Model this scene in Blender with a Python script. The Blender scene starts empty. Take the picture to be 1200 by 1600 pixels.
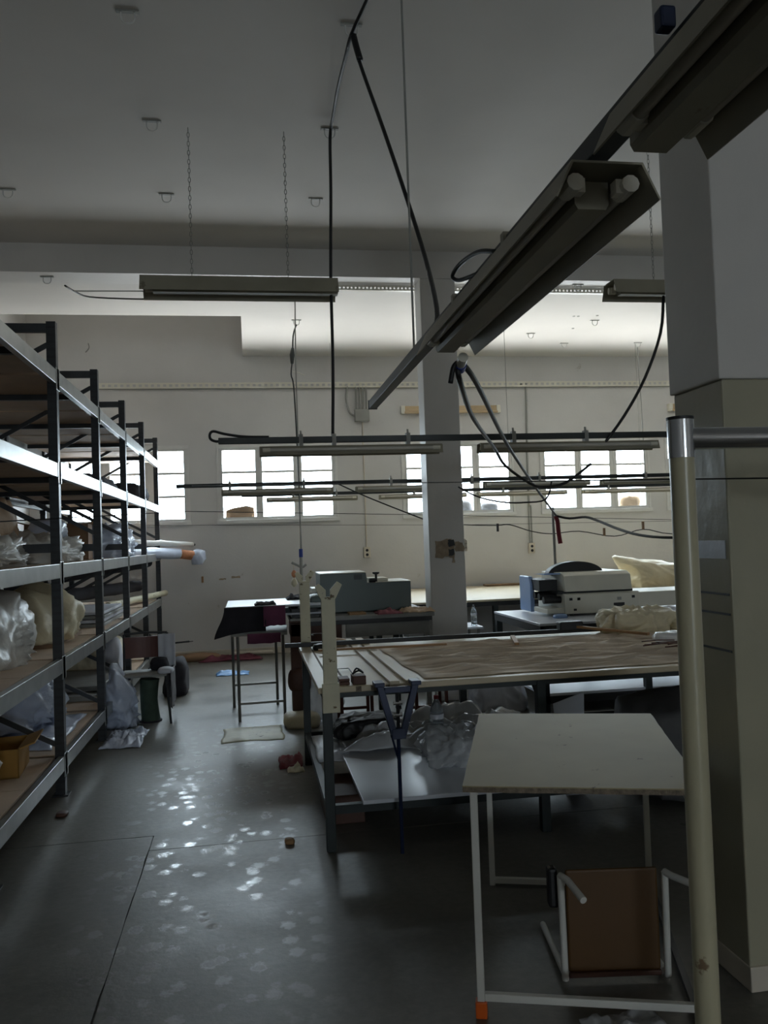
import bpy, bmesh, math, random
from mathutils import Vector, Matrix, noise as mnoise
random.seed(7)
SC = bpy.context.scene
COL = SC.collection
R = math.radians

# ------------------------------------------------------------------ camera
F_PX, YAW, PITCH, ROLL, CAM_H = 1300.0, R(9.2), R(1.9), R(2.0), 1.6
fwd = Vector((math.sin(YAW)*math.cos(PITCH), math.cos(YAW)*math.cos(PITCH), math.sin(PITCH)))
rt0 = Vector((math.cos(YAW), -math.sin(YAW), 0)); up0 = rt0.cross(fwd)
rt = rt0*math.cos(ROLL) - up0*math.sin(ROLL); up = up0*math.cos(ROLL) + rt0*math.sin(ROLL)
cd = bpy.data.cameras.new('camera'); cam = bpy.data.objects.new('camera', cd); COL.objects.link(cam)
cam.matrix_world = Matrix(((rt.x, up.x, -fwd.x, 0), (rt.y, up.y, -fwd.y, 0), (rt.z, up.z, -fwd.z, CAM_H), (0, 0, 0, 1)))
cd.sensor_width = 36; cd.sensor_fit = 'AUTO'; cd.lens = F_PX/1600*36; cd.clip_start = 0.05
SC.camera = cam

# ------------------------------------------------------------------ world, light, exposure
SKY, GROUND = 16.0, 54.0
w = bpy.data.worlds.new('sky'); SC.world = w; w.use_nodes = True
bg = w.node_tree.nodes['Background']; bg.inputs[1].default_value = 1.0
# bright hazy sky, and unseen warm ground glow shaped to brighten the far ceiling
_N = w.node_tree.nodes; _L = w.node_tree.links
_tc = _N.new('ShaderNodeTexCoord'); _s = _N.new('ShaderNodeSeparateXYZ'); _L.new(_tc.outputs['Generated'], _s.inputs[0])
_r = _N.new('ShaderNodeMapRange'); _r.inputs['From Min'].default_value = -.75; _r.inputs['From Max'].default_value = -.08; _r.interpolation_type = 'SMOOTHSTEP'; _L.new(_s.outputs['Z'], _r.inputs['Value'])
_m = _N.new('ShaderNodeMix'); _m.data_type = 'RGBA'; _L.new(_r.outputs[0], _m.inputs['Factor'])
_m.inputs['A'].default_value = (GROUND, GROUND*.98, GROUND*.95, 1); _m.inputs['B'].default_value = (SKY*.79, SKY*.91, SKY, 1)
# overcast luminance: the zenith is three times as bright as the horizon
_o = _N.new('ShaderNodeMapRange'); _o.inputs['To Min'].default_value = 1; _o.inputs['To Max'].default_value = 3; _L.new(_s.outputs['Z'], _o.inputs['Value'])
_L.new(_m.outputs['Result'], bg.inputs[0]); _L.new(_o.outputs[0], bg.inputs[1])
SC.view_settings.view_transform = 'Standard'; SC.view_settings.look = 'None'
SC.view_settings.exposure = 0.0; SC.view_settings.gamma = 1.0; SC.view_settings.use_curve_mapping = False
try:
    SC.cycles.max_bounces = 10; SC.cycles.diffuse_bounces = 6; SC.cycles.glossy_bounces = 4
    SC.cycles.transmission_bounces = 6; SC.cycles.transparent_max_bounces = 12
    SC.cycles.sample_clamp_indirect = 6.0; SC.cycles.caustics_reflective = False; SC.cycles.caustics_refractive = False
except Exception: pass

def portal(cx, y, cz, sx, sz, into):        # daylight portal in a window opening
    l = bpy.data.lights.new('window_daylight', 'AREA'); l.shape = 'RECTANGLE'; l.size = sx; l.size_y = sz
    o = bpy.data.objects.new('window_daylight', l); COL.objects.link(o)
    o.location = (cx, y, cz); o.rotation_euler = (R(-90) if into < 0 else R(90), 0, 0)
    l.cycles.is_portal = True
WINX = [((-2.525, -2.13), (-1.95, -1.53), (-1.31, -0.92)),
        ((-0.37, 0.105), (0.205, 0.66), (0.787, 1.23)),
        ((2.37, 2.83), (2.93, 3.39), (3.50, 3.96)),
        ((4.555, 5.04), (5.147, 5.61), (5.733, 6.20)),
        ((6.64, 7.10), (7.21, 7.67), (7.78, 8.24))]
WZ0, WZ1, YB = 2.0, 2.98, 12.33
for t in WINX: portal((t[0][0]+t[2][1])/2, YB+0.14, (WZ0+WZ1)/2, t[2][1]-t[0][0]+.1, WZ1-WZ0+.1, -1)
REAR_Y = -13.0
REAR = [(1.0, 4.2, 1.3, 2.7)]      # window behind the photographer: x0, x1, z0, z1
for a, b, c, d in REAR: portal((a+b)/2, REAR_Y-0.1, (c+d)/2, b-a, d-c, 1)

# ------------------------------------------------------------------ materials
def lin(c): return tuple(((v/255)/12.92 if v/255 <= .04045 else ((v/255+.055)/1.055)**2.4) for v in c)
def mat(name, rgb, rough=.6, metal=0, var=.12, scale=6, bump=0, bscale=40, spec=.5, second=None, sthr=.62, sscale=3, srough=None):
    """procedural paint/metal/cloth: noise-varied colour, optional worn patches of a second colour"""
    m = bpy.data.materials.new(name); m.use_nodes = True; nt = m.node_tree; N = nt.nodes; L = nt.links
    b = N['Principled BSDF']; b.inputs['Roughness'].default_value = rough; b.inputs['Metallic'].default_value = metal
    b.inputs['Specular IOR Level'].default_value = spec
    tc = N.new('ShaderNodeNewGeometry'); c = lin(rgb)
    nz = N.new('ShaderNodeTexNoise'); nz.inputs['Scale'].default_value = scale; nz.inputs['Detail'].default_value = 5
    L.new(tc.outputs['Position'], nz.inputs['Vector'])
    r = N.new('ShaderNodeValToRGB'); r.color_ramp.elements[0].position = .3; r.color_ramp.elements[1].position = .7
    r.color_ramp.elements[0].color = (*[v*(1-var) for v in c], 1); r.color_ramp.elements[1].color = (*[min(1, v*(1+var)) for v in c], 1)
    L.new(nz.outputs['Fac'], r.inputs['Fac']); out = r.outputs['Color']
    if second:
        n2 = N.new('ShaderNodeTexNoise'); n2.inputs['Scale'].default_value = sscale; n2.inputs['Detail'].default_value = 6; n2.inputs['Roughness'].default_value = .65
        L.new(tc.outputs['Position'], n2.inputs['Vector'])
        r2 = N.new('ShaderNodeValToRGB'); r2.color_ramp.elements[0].position = sthr; r2.color_ramp.elements[1].position = sthr+.03
        L.new(n2.outputs['Fac'], r2.inputs['Fac'])
        mx = N.new('ShaderNodeMixRGB'); mx.inputs[2].default_value = (*lin(second), 1)
        L.new(r2.outputs['Color'], mx.inputs[0]); L.new(out, mx.inputs[1]); out = mx.outputs[0]
    L.new(out, b.inputs['Base Color'])
    if bump:
        nb = N.new('ShaderNodeTexNoise'); nb.inputs['Scale'].default_value = bscale; nb.inputs['Detail'].default_value = 4
        L.new(tc.outputs['Position'], nb.inputs['Vector'])
        bp = N.new('ShaderNodeBump'); bp.inputs['Strength'].default_value = bump; bp.inputs['Distance'].default_value = .01
        L.new(nb.outputs['Fac'], bp.inputs['Height']); L.new(bp.outputs['Normal'], b.inputs['Normal'])
    return m

M = {}
M['wall'] = mat('white_wall_paint', (207, 205, 202), .55, var=.05, scale=1.3, bump=.15, bscale=25, second=(186, 182, 175), sthr=.68, sscale=2.2)
M['ceiling'] = mat('ceiling_paint', (209, 206, 201), .8, var=.05, scale=1.0, bump=.1, bscale=12)
M['column'] = mat('column_paint', (208, 205, 200), .5, var=.05, scale=2, bump=.12, bscale=25)
M['dado'] = mat('cream_gloss_paint', (166, 162, 140), .28, var=.06, scale=3, bump=.25, bscale=14, second=(120, 112, 96), sthr=.735, sscale=5)
M['tile'] = mat('skirting_tile', (205, 196, 180), .4, var=.08)
M['frame'] = mat('white_window_frame', (215, 214, 210), .5, var=.05)
M['steel'] = mat('grey_rack_beam', (158, 160, 158), .32, .75, var=.12, scale=8)
M['dark_steel'] = mat('dark_grey_rack_post', (64, 66, 68), .42, .5, var=.15, scale=9)
M['green_steel'] = mat('dark_green_angle_iron', (30, 38, 38), .5, .2, var=.2, scale=9)
M['thin_steel'] = mat('grey_thin_tube', (120, 118, 112), .45, .5, var=.15)
M['board'] = mat('brown_shelf_board', (192, 170, 148), .7, var=.12, scale=3, bump=.15, bscale=60)
M['plastic'] = mat('white_plastic_wrap', (214, 212, 206), .34, var=.08, scale=7, bump=.5, bscale=22)
M['blue_plastic'] = mat('bluish_plastic_film', (196, 206, 226), .25, var=.08, scale=7, bump=.5, bscale=22)
M['cream_sack'] = mat('cream_sack_cloth', (214, 203, 172), .5, var=.1, scale=5, bump=.4, bscale=30)
M['beige_sack'] = mat('beige_sack_cloth', (196, 168, 138), .6, var=.12, scale=5, bump=.4, bscale=30)
M['card'] = mat('brown_cardboard', (132, 104, 78), .8, var=.1, scale=5)
M['yellow_card'] = mat('yellow_cardboard', (164, 124, 58), .75, var=.1, scale=5)
M['dark_cloth'] = mat('dark_cloth', (38, 36, 42), .9, var=.2, scale=8, bump=.3, bscale=60)
M['grey_sackcloth'] = mat('dark_grey_sackcloth', (84, 83, 84), .7, var=.12, scale=5, bump=.2)
M['black'] = mat('black_rubber', (22, 22, 23), .5, var=.1)
M['maroon'] = mat('maroon_cloth', (92, 36, 50), .9, var=.15, scale=8, bump=.3)
M['purple'] = mat('plum_cloth', (112, 62, 88), .9, var=.15, scale=8, bump=.3)
M['pink_cloth'] = mat('dusty_pink_cloth', (140, 84, 92), .9, var=.2, scale=12, bump=.3)
M['grey_cloth'] = mat('grey_cloth', (128, 126, 128), .9, var=.2, scale=12, bump=.3)
M['green_cloth'] = mat('dark_green_cloth', (62, 78, 66), .85, var=.2, scale=14, bump=.3)
M['light_cloth'] = mat('pale_cloth', (206, 208, 216), .8, var=.06, scale=5)
M['red_wood'] = mat('red_brown_plywood', (88, 42, 30), .45, var=.15, scale=6)
M['brown_wood'] = mat('dark_brown_wood', (82, 52, 40), .6, var=.2, scale=7)
M['laminate'] = mat('white_table_laminate', (198, 184, 156), .45, var=.06, scale=3, second=(150, 120, 90), sthr=.72, sscale=6)
M['white_board'] = mat('white_board_laminate', (206, 210, 218), .3, var=.04, scale=3)
M['desk_top'] = mat('worn_cream_laminate', (160, 148, 112), .6, var=.06, scale=4, second=(92, 78, 60), sthr=.665, sscale=11)
M['desk_edge'] = mat('chipped_chipboard_edge', (120, 108, 92), .8, var=.35, scale=60, bump=.5, bscale=80)
M['white_paint'] = mat('chipped_white_tube_paint', (206, 205, 198), .45, var=.06, second=(120, 108, 94), sthr=.70, sscale=14)
M['pipe_paint'] = mat('cream_pipe_paint', (180, 174, 146), .3, var=.05, scale=8, second=(124, 104, 82), sthr=.675, sscale=8)
M['chrome'] = mat('chrome', (200, 202, 205), .16, 1, var=.05)
M['orange'] = mat('orange_plastic', (214, 96, 30), .4, var=.08)
M['ochre'] = mat('ochre_seat_board', (84, 56, 18), .55, var=.08, scale=5)
M['kraft'] = mat('brown_pattern_paper', (224, 208, 188), .85, var=.08, scale=5, bump=.2, bscale=20)
M['stick'] = mat('bare_wood_stick', (158, 122, 84), .65, var=.15, scale=12)
M['cream_post'] = mat('cream_painted_wood', (208, 203, 176), .55, var=.08, scale=8, second=(104, 88, 58), sthr=.63, sscale=15)
M['blue'] = mat('blue_enamel', (20, 34, 64), .4, .2, var=.12)
M['bright_blue'] = mat('bright_blue_plastic', (34, 60, 140), .4, var=.1)
M['sky_blue'] = mat('blue_film', (110, 160, 214), .35, var=.25, scale=14)
M['fixture'] = mat('dusty_grey_lamp_housing', (146, 141, 124), .5, .1, var=.1, scale=5, second=(120, 112, 96), sthr=.66, sscale=5)
M['tube_glass'] = mat('dusty_white_tube_glass', (196, 192, 182), .35, var=.05)
M['holder'] = mat('white_lamp_holder', (226, 222, 208), .4, var=.04)
M['rail'] = mat('grey_lighting_channel', (54, 57, 56), .45, .4, var=.12, scale=7)
M['conduit'] = mat('grey_conduit', (150, 150, 144), .55, var=.08)
M['wood_batten'] = mat('yellowed_batten', (196, 172, 136), .6, var=.08)
M['machine'] = mat('grey_green_machine_paint', (92, 104, 102), .45, .1, var=.06, scale=3)
M['machine_white'] = mat('machine_ivory_paint', (214, 211, 196), .4, var=.04)
M['machine_blue'] = mat('machine_blue_panel', (138, 166, 208), .4, var=.05)
M['grey_wood'] = mat('grey_painted_wood', (140, 140, 136), .6, var=.15, scale=6, second=(96, 90, 82), sthr=.66)
M['plaster'] = mat('bare_brown_plaster', (158, 142, 122), .9, var=.25, scale=18, bump=.8, bscale=30)
M['tape'] = mat('silver_tape', (170, 172, 176), .3, .6, var=.05, bump=.15, bscale=18)
M['red'] = mat('red_cloth', (112, 24, 34), .7, var=.15)
M['peach'] = mat('orange_roll_end', (206, 140, 100), .6, var=.2, scale=20)
M['clear'] = mat('clear_plastic', (205, 215, 222), .08, var=.02)
M['clear'].node_tree.nodes['Principled BSDF'].inputs['Transmission Weight'].default_value = .75
M['joint'] = mat('floor_joint_dirt', (70, 66, 60), .9, var=.2)

def glass_mat():
    m = bpy.data.materials.new('window_glass'); m.use_nodes = True; nt = m.node_tree; N = nt.nodes; L = nt.links
    N.remove(N['Principled BSDF']); t = N.new('ShaderNodeBsdfTransparent'); t.inputs[0].default_value = (.9, .92, .93, 1)
    g = N.new('ShaderNodeBsdfGlossy'); g.inputs['Roughness'].default_value = .05
    lw = N.new('ShaderNodeLayerWeight'); lw.inputs[0].default_value = .5      # Schlick reflectance, the same from both faces of the pane
    pw = N.new('ShaderNodeMath'); pw.operation = 'POWER'; pw.inputs[1].default_value = 5; L.new(lw.outputs['Facing'], pw.inputs[0])
    fr = N.new('ShaderNodeMath'); fr.operation = 'MULTIPLY_ADD'; fr.inputs[1].default_value = .96; fr.inputs[2].default_value = .04; L.new(pw.outputs[0], fr.inputs[0])
    mx = N.new('ShaderNodeMixShader'); L.new(fr.outputs[0], mx.inputs[0]); L.new(t.outputs[0], mx.inputs[1]); L.new(g.outputs[0], mx.inputs[2])
    L.new(mx.outputs[0], N['Material Output'].inputs[0]); return m
M['glass'] = glass_mat()

def film_mat():      # thin see-through polythene
    m = mat('thin_clear_film', (214, 216, 218), .22, var=.06, bump=.6, bscale=26); nt = m.node_tree; N = nt.nodes; L = nt.links
    t = N.new('ShaderNodeBsdfTransparent'); mx = N.new('ShaderNodeMixShader'); mx.inputs[0].default_value = .62
    L.new(t.outputs[0], mx.inputs[1]); L.new(N['Principled BSDF'].outputs[0], mx.inputs[2]); L.new(mx.outputs[0], N['Material Output'].inputs[0]); return m
M['film'] = film_mat()

def rack_post_mat():  # perforated face of the rack posts: rows of pressed slots
    m = mat('perforated_rack_post', (56, 58, 60), .4, .5, var=.12, scale=9); nt = m.node_tree; N = nt.nodes; L = nt.links
    b = N['Principled BSDF']; g = N.new('ShaderNodeNewGeometry'); s = N.new('ShaderNodeSeparateXYZ'); L.new(g.outputs['Position'], s.inputs[0])
    mu = N.new('ShaderNodeMath'); mu.operation = 'MULTIPLY'; mu.inputs[1].default_value = 20; L.new(s.outputs['Z'], mu.inputs[0])
    fr = N.new('ShaderNodeMath'); fr.operation = 'FRACT'; L.new(mu.outputs[0], fr.inputs[0])
    gt = N.new('ShaderNodeMath'); gt.operation = 'GREATER_THAN'; gt.inputs[1].default_value = .66; L.new(fr.outputs[0], gt.inputs[0])
    mx = N.new('ShaderNodeMixRGB'); mx.inputs[2].default_value = (.035, .036, .038, 1)
    old = b.inputs['Base Color'].links[0].from_socket
    L.new(gt.outputs[0], mx.inputs[0]); L.new(old, mx.inputs[1]); L.new(mx.outputs[0], b.inputs['Base Color']); return m
M['post_face'] = rack_post_mat()

def floor_mat():
    m = bpy.data.materials.new('worn_concrete_floor'); m.use_nodes = True; nt = m.node_tree; N = nt.nodes; L = nt.links
    b = N['Principled BSDF']; g = N.new('ShaderNodeNewGeometry'); P = g.outputs['Position']
    def nz(sc, det=5, rg=.6):
        n = N.new('ShaderNodeTexNoise'); n.inputs['Scale'].default_value = sc; n.inputs['Detail'].default_value = det; n.inputs['Roughness'].default_value = rg
        L.new(P, n.inputs['Vector']); return n.outputs['Fac']
    def ramp(src, p0, p1, c0, c1):
        r = N.new('ShaderNodeValToRGB'); r.color_ramp.elements[0].position = p0; r.color_ramp.elements[1].position = p1
        r.color_ramp.elements[0].color = (*c0, 1); r.color_ramp.elements[1].color = (*c1, 1); L.new(src, r.inputs[0]); return r.outputs[0]
    def math_(op, a, bb=None, clamp=False):
        n = N.new('ShaderNodeMath'); n.operation = op; n.use_clamp = clamp
        for i, v in enumerate((a, bb)):
            if v is None: continue
            if isinstance(v, (int, float)): n.inputs[i].default_value = v
            else: L.new(v, n.inputs[i])
        return n.outputs[0]
    base = ramp(nz(1.1), .3, .7, lin((92, 90, 84)), lin((116, 113, 105)))
    fine = ramp(nz(26, 6), .35, .75, (.82, .82, .82), (1.12, 1.12, 1.12))
    mb = N.new('ShaderNodeMixRGB'); mb.blend_type = 'MULTIPLY'; mb.inputs[0].default_value = 1; L.new(base, mb.inputs[1]); L.new(fine, mb.inputs[2])
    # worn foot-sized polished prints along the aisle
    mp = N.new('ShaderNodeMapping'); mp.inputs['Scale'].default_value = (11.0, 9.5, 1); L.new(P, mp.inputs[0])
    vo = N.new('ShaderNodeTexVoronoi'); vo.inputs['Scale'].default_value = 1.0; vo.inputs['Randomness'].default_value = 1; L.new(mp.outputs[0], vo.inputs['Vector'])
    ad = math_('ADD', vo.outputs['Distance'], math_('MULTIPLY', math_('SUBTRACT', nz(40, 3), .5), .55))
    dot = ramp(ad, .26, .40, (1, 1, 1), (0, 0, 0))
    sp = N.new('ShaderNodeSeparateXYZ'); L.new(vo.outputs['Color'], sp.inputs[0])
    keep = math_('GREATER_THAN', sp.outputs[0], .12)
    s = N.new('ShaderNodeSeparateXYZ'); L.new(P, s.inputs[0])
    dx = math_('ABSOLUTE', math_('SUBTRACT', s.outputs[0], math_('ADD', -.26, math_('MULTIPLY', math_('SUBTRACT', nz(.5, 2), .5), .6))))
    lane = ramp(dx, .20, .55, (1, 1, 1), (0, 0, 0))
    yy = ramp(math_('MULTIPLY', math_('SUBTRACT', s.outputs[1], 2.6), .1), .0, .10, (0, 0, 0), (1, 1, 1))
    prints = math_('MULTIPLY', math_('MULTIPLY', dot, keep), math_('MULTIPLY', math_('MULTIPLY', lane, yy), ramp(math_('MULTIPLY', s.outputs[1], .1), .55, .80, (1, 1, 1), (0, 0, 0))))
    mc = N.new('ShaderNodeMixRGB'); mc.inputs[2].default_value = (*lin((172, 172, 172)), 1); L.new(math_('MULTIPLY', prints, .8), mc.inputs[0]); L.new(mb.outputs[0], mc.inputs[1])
    # dark specks
    spk = ramp(nz(9, 2, .3), .79, .82, (0, 0, 0), (1, 1, 1))
    md = N.new('ShaderNodeMixRGB'); md.inputs[2].default_value = (*lin((58, 54, 48)), 1); L.new(math_('MULTIPLY', spk, .7), md.inputs[0]); L.new(mc.outputs[0], md.inputs[1])
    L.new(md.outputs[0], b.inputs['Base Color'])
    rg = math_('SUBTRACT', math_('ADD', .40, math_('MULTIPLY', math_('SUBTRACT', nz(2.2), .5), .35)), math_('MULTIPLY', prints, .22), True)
    L.new(rg, b.inputs['Roughness']); b.inputs['Specular IOR Level'].default_value = .5
    bp = N.new('ShaderNodeBump'); bp.inputs['Strength'].default_value = .12; bp.inputs['Distance'].default_value = .01; L.new(nz(30, 5), bp.inputs['Height']); L.new(bp.outputs[0], b.inputs['Normal'])
    return m
M['floor'] = floor_mat()

# ------------------------------------------------------------------ mesh helpers
WM = {}       # world matrices of parents
class MB:
    def __init__(s): s.v = []; s.f = []
    def add(s, vs, fs):
        n = len(s.v); s.v += [Vector(v) for v in vs]; s.f += [[i+n for i in f] for f in fs]; return s
    def box(s, x0, x1, y0, y1, z0, z1, m=None):
        vs = [Vector((x, y, z)) for x in (x0, x1) for y in (y0, y1) for z in (z0, z1)]
        if m: vs = [m @ v for v in vs]
        return s.add(vs, [(0, 1, 3, 2), (4, 6, 7, 5), (0, 4, 5, 1), (2, 3, 7, 6), (0, 2, 6, 4), (1, 5, 7, 3)])
    def bar(s, p, q, wd, h, upv=(0, 0, 1)):
        p = Vector(p); q = Vector(q); d = (q-p).normalized(); u = Vector(upv)
        if abs(d.dot(u)) > .98: u = Vector((0, 1, 0))
        r = d.cross(u).normalized(); u = r.cross(d).normalized()
        vs = [b + r*a*wd/2 + u*c*h/2 for b in (p, q) for a in (-1, 1) for c in (-1, 1)]
        return s.add(vs, [(0, 1, 3, 2), (4, 6, 7, 5), (0, 4, 5, 1), (2, 3, 7, 6), (0, 2, 6, 4), (1, 5, 7, 3)])
    def tube(s, pts, r, n=8, smooth=0, caps=True):
        pts = [Vector(p) for p in pts]
        if smooth:
            if isinstance(r, (list, tuple)):
                rl = [r[i]+(r[i+1]-r[i])*j/smooth for i in range(len(r)-1) for j in range(smooth)] + [r[-1]]; r = rl
            pts = spline(pts, smooth)
        rings = []; prev = None
        for i, p in enumerate(pts):
            d = (pts[min(i+1, len(pts)-1)] - pts[max(i-1, 0)]).normalized()
            if prev is None:
                a = Vector((0, 0, 1)) if abs(d.z) < .9 else Vector((1, 0, 0)); u = d.cross(a).normalized()
            else: u = (prev - d*prev.dot(d)).normalized()
            prev = u; v = d.cross(u); rr = r[i] if isinstance(r, (list, tuple)) else r
            rings.append([p + (u*math.cos(2*math.pi*k/n) + v*math.sin(2*math.pi*k/n))*rr for k in range(n)])
        vs = [v for rg in rings for v in rg]; fs = []
        for i in range(len(rings)-1):
            for k in range(n): fs.append((i*n+k, i*n+(k+1) % n, (i+1)*n+(k+1) % n, (i+1)*n+k))
        if caps: fs.append(tuple(range(n-1, -1, -1))); fs.append(tuple(range((len(rings)-1)*n, len(rings)*n)))
        return s.add(vs, fs)
    def lathe(s, c, prof, n=16):
        c = Vector(c); vs = []; fs = []
        for r, z in prof: vs += [c + Vector((r*math.cos(2*math.pi*k/n), r*math.sin(2*math.pi*k/n), z)) for k in range(n)]
        for i in range(len(prof)-1):
            for k in range(n): fs.append((i*n+k, i*n+(k+1) % n, (i+1)*n+(k+1) % n, (i+1)*n+k))
        fs.append(tuple(range(n-1, -1, -1))); fs.append(tuple(range((len(prof)-1)*n, len(prof)*n)))
        return s.add(vs, fs)
    def prism(s, poly, axis, a0, a1, m=None):
        n = len(poly)
        def mk(p, a): return Vector({'x': (a, p[0], p[1]), 'y': (p[0], a, p[1]), 'z': (p[0], p[1], a)}[axis])
        vs = [mk(p, a0) for p in poly] + [mk(p, a1) for p in poly]
        if m: vs = [m @ v for v in vs]
        return s.add(vs, [tuple(range(n)), tuple(range(2*n-1, n-1, -1))] + [(i, i+n, (i+1) % n+n, (i+1) % n) for i in range(n)])
    def grid(s, fn, nu, nv):
        vs = [fn(i/nu, j/nv) for i in range(nu+1) for j in range(nv+1)]
        return s.add(vs, [(i*(nv+1)+j, (i+1)*(nv+1)+j, (i+1)*(nv+1)+j+1, i*(nv+1)+j+1) for i in range(nu) for j in range(nv)])
    def sheet(s, fn, nu, nv, th=.004):
        """a thin closed cloth/film: the grid and a copy of it th below along its normals"""
        g = MB().grid(fn, nu, nv); me = bpy.data.meshes.new('t'); me.from_pydata(g.v, [], g.f); me.update()
        nr = [v.normal.copy() for v in me.vertices]; bpy.data.meshes.remove(me); n = len(g.v)
        s_n = len(s.v); s.add(g.v, g.f); s.add([v - nr[i]*th for i, v in enumerate(g.v)], [tuple(reversed(f)) for f in g.f])
        W = nv+1; rim = [i*W for i in range(nu+1)] + [nu*W+j for j in range(1, W)] + [i*W+nv for i in range(nu-1, -1, -1)] + [j for j in range(nv-1, 0, -1)]
        for a, b in zip(rim, rim[1:]+rim[:1]): s.f.append([s_n+a, s_n+b, s_n+n+b, s_n+n+a])
        return s
    def build(s, name, m, parent=None, smooth=False, bevel=0, kind=None, label=None, cat=None, group=None, local=False, seg=2):
        if parent is None:
            xs = [v.x for v in s.v]; ys = [v.y for v in s.v]; zs = [v.z for v in s.v]
            o0 = Vector(((min(xs)+max(xs))/2, (min(ys)+max(ys))/2, min(zs))) if kind != 'structure' else Vector((0, 0, 0))
            W = Matrix.Translation(o0)
        else: W = WM[parent]
        inv = W.inverted(); me = bpy.data.meshes.new(name)
        me.from_pydata([v if (local and parent) else inv @ v for v in s.v], [], s.f); me.update()
        bm = bmesh.new(); bm.from_mesh(me); bmesh.ops.recalc_face_normals(bm, faces=bm.faces); bm.to_mesh(me); bm.free()
        if smooth:
            for p in me.polygons: p.use_smooth = True
        me.materials.append(M[m]); o = bpy.data.objects.new(name, me); COL.objects.link(o); WM[o] = W
        if parent is None: o.location = W.translation
        else: o.parent = parent
        if bevel:
            b = o.modifiers.new('edge', 'BEVEL'); b.width = bevel; b.segments = seg; b.limit_method = 'ANGLE'; b.angle_limit = R(40)
        if smooth == 'auto': me.set_sharp_from_angle(angle=R(40))
        tag(o, label, cat, group, kind); return o
def tag(o, label=None, cat=None, group=None, kind=None):
    if label: o['label'] = label
    if cat: o['category'] = cat
    if group: o['group'] = group
    if kind: o['kind'] = kind
    return o
def thing(name, label, cat, loc, rz=0, group=None, kind=None):
    o = bpy.data.objects.new(name, None); o.empty_display_size = .1; COL.objects.link(o); o.location = loc; o.rotation_euler = (0, 0, rz)
    WM[o] = Matrix.Translation(loc) @ Matrix.Rotation(rz, 4, 'Z'); return tag(o, label, cat, group, kind)
def kids(o): return [c for c in COL.objects if c.parent == o]
def dup(o, loc=None, label=None, parent=None, rot=None):
    c = o.copy(); COL.objects.link(c); c.parent = parent if parent else o.parent
    if loc is not None: c.location = loc
    if rot is not None: c.rotation_euler = rot
    if label: c['label'] = label
    for k in kids(o): dup(k, parent=c)
    return c
def spline(pts, k):
    out = []
    for i in range(len(pts)-1):
        p0 = pts[max(i-1, 0)]; p1 = pts[i]; p2 = pts[i+1]; p3 = pts[min(i+2, len(pts)-1)]
        for j in range(k):
            t = j/k; out.append(.5*((2*p1) + (p2-p0)*t + (2*p0-5*p1+4*p2-p3)*t*t + (3*p1-p0-3*p2+p3)*t*t*t))
    return out + [pts[-1]]
def fbm(p, s, o=4): return mnoise.fractal(Vector(p)*s, 1.0, 2.0, o)
def blob(mb, c, dim, seed=0, amp=.2, sc=1.6, flat=.55, sub=5, crease=.10, top=None, sq=.45):
    """a soft sack: noise-displaced ball, flat underneath, with sharp crumples; c = centre of the base"""
    bm = bmesh.new(); bmesh.ops.create_icosphere(bm, subdivisions=sub, radius=1); sd = Vector((seed*7.3, seed*3.1, seed*5.7)); vs = []
    m = min(dim); hz = dim[2]/(1+flat)
    for v in bm.verts:
        p = v.co.normalized(); k = 1-sq+sq*.82/max(abs(p.x), abs(p.y), abs(p.z))
        b = Vector((p.x*dim[0]/2, p.y*dim[1]/2, p.z*hz))*k
        w_ = b*(1.1/max(m, .12)) + sd; wp = w_ + mnoise.noise_vector(w_*.8)*.9
        r1 = max(0, 1-abs(mnoise.noise(wp*.9))*2.3)**2; r2 = max(0, 1-abs(mnoise.noise(wp*2.1+sd))*2.3)**2
        q = b + p*(amp*m*.8*mnoise.noise(w_*.7) + crease*m*(.75*r1+.4*r2-.25) + .012*m*mnoise.noise(w_*7))
        if top: q += Vector(top)*max(0, p.z)**3
        z = max(q.z, -flat*hz + .01*m*mnoise.noise(p*5+sd))
        vs.append(Vector((c[0]+q.x, c[1]+q.y, c[2]+z+flat*hz)))
    mb.add(vs, [[v.index for v in f.verts] for f in bm.faces]); bm.free(); return mb
def crumple(mb, x0, x1, y0, y1, z, h, seed, nu=36, nv=30, edge=.8, th=.003, fold=3.0):
    sd = seed*11.7
    def fn(u, v):
        x = x0+(x1-x0)*u; y = y0+(y1-y0)*v
        x += .06*(x1-x0)*mnoise.noise(Vector((u*3, v*3, sd))); y += .08*(y1-y0)*mnoise.noise(Vector((u*3, v*3, sd+5)))
        e = min(1, 6*min(u, 1-u, v, 1-v)+.15)
        hh = abs(mnoise.noise(Vector((u*fold, v*fold, sd))))*1.2 + .5*abs(mnoise.noise(Vector((u*fold*2.6, v*fold*2.6, sd+9)))) + .2*abs(mnoise.noise(Vector((u*fold*6, v*fold*6, sd))))
        return Vector((x, y, z + th + h*hh*e))
    return mb.sheet(fn, nu, nv, th)
def disc(mb, c, r, h, n=12, axis='z'):
    poly = [(c[0]+r*math.cos(2*math.pi*k/n), c[1]+r*math.sin(2*math.pi*k/n)) for k in range(n)]
    return mb.prism(poly, 'z', c[2], c[2]+h)

# ================================================================== SETTING
XL, XR = -3.05, 9.0
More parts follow.
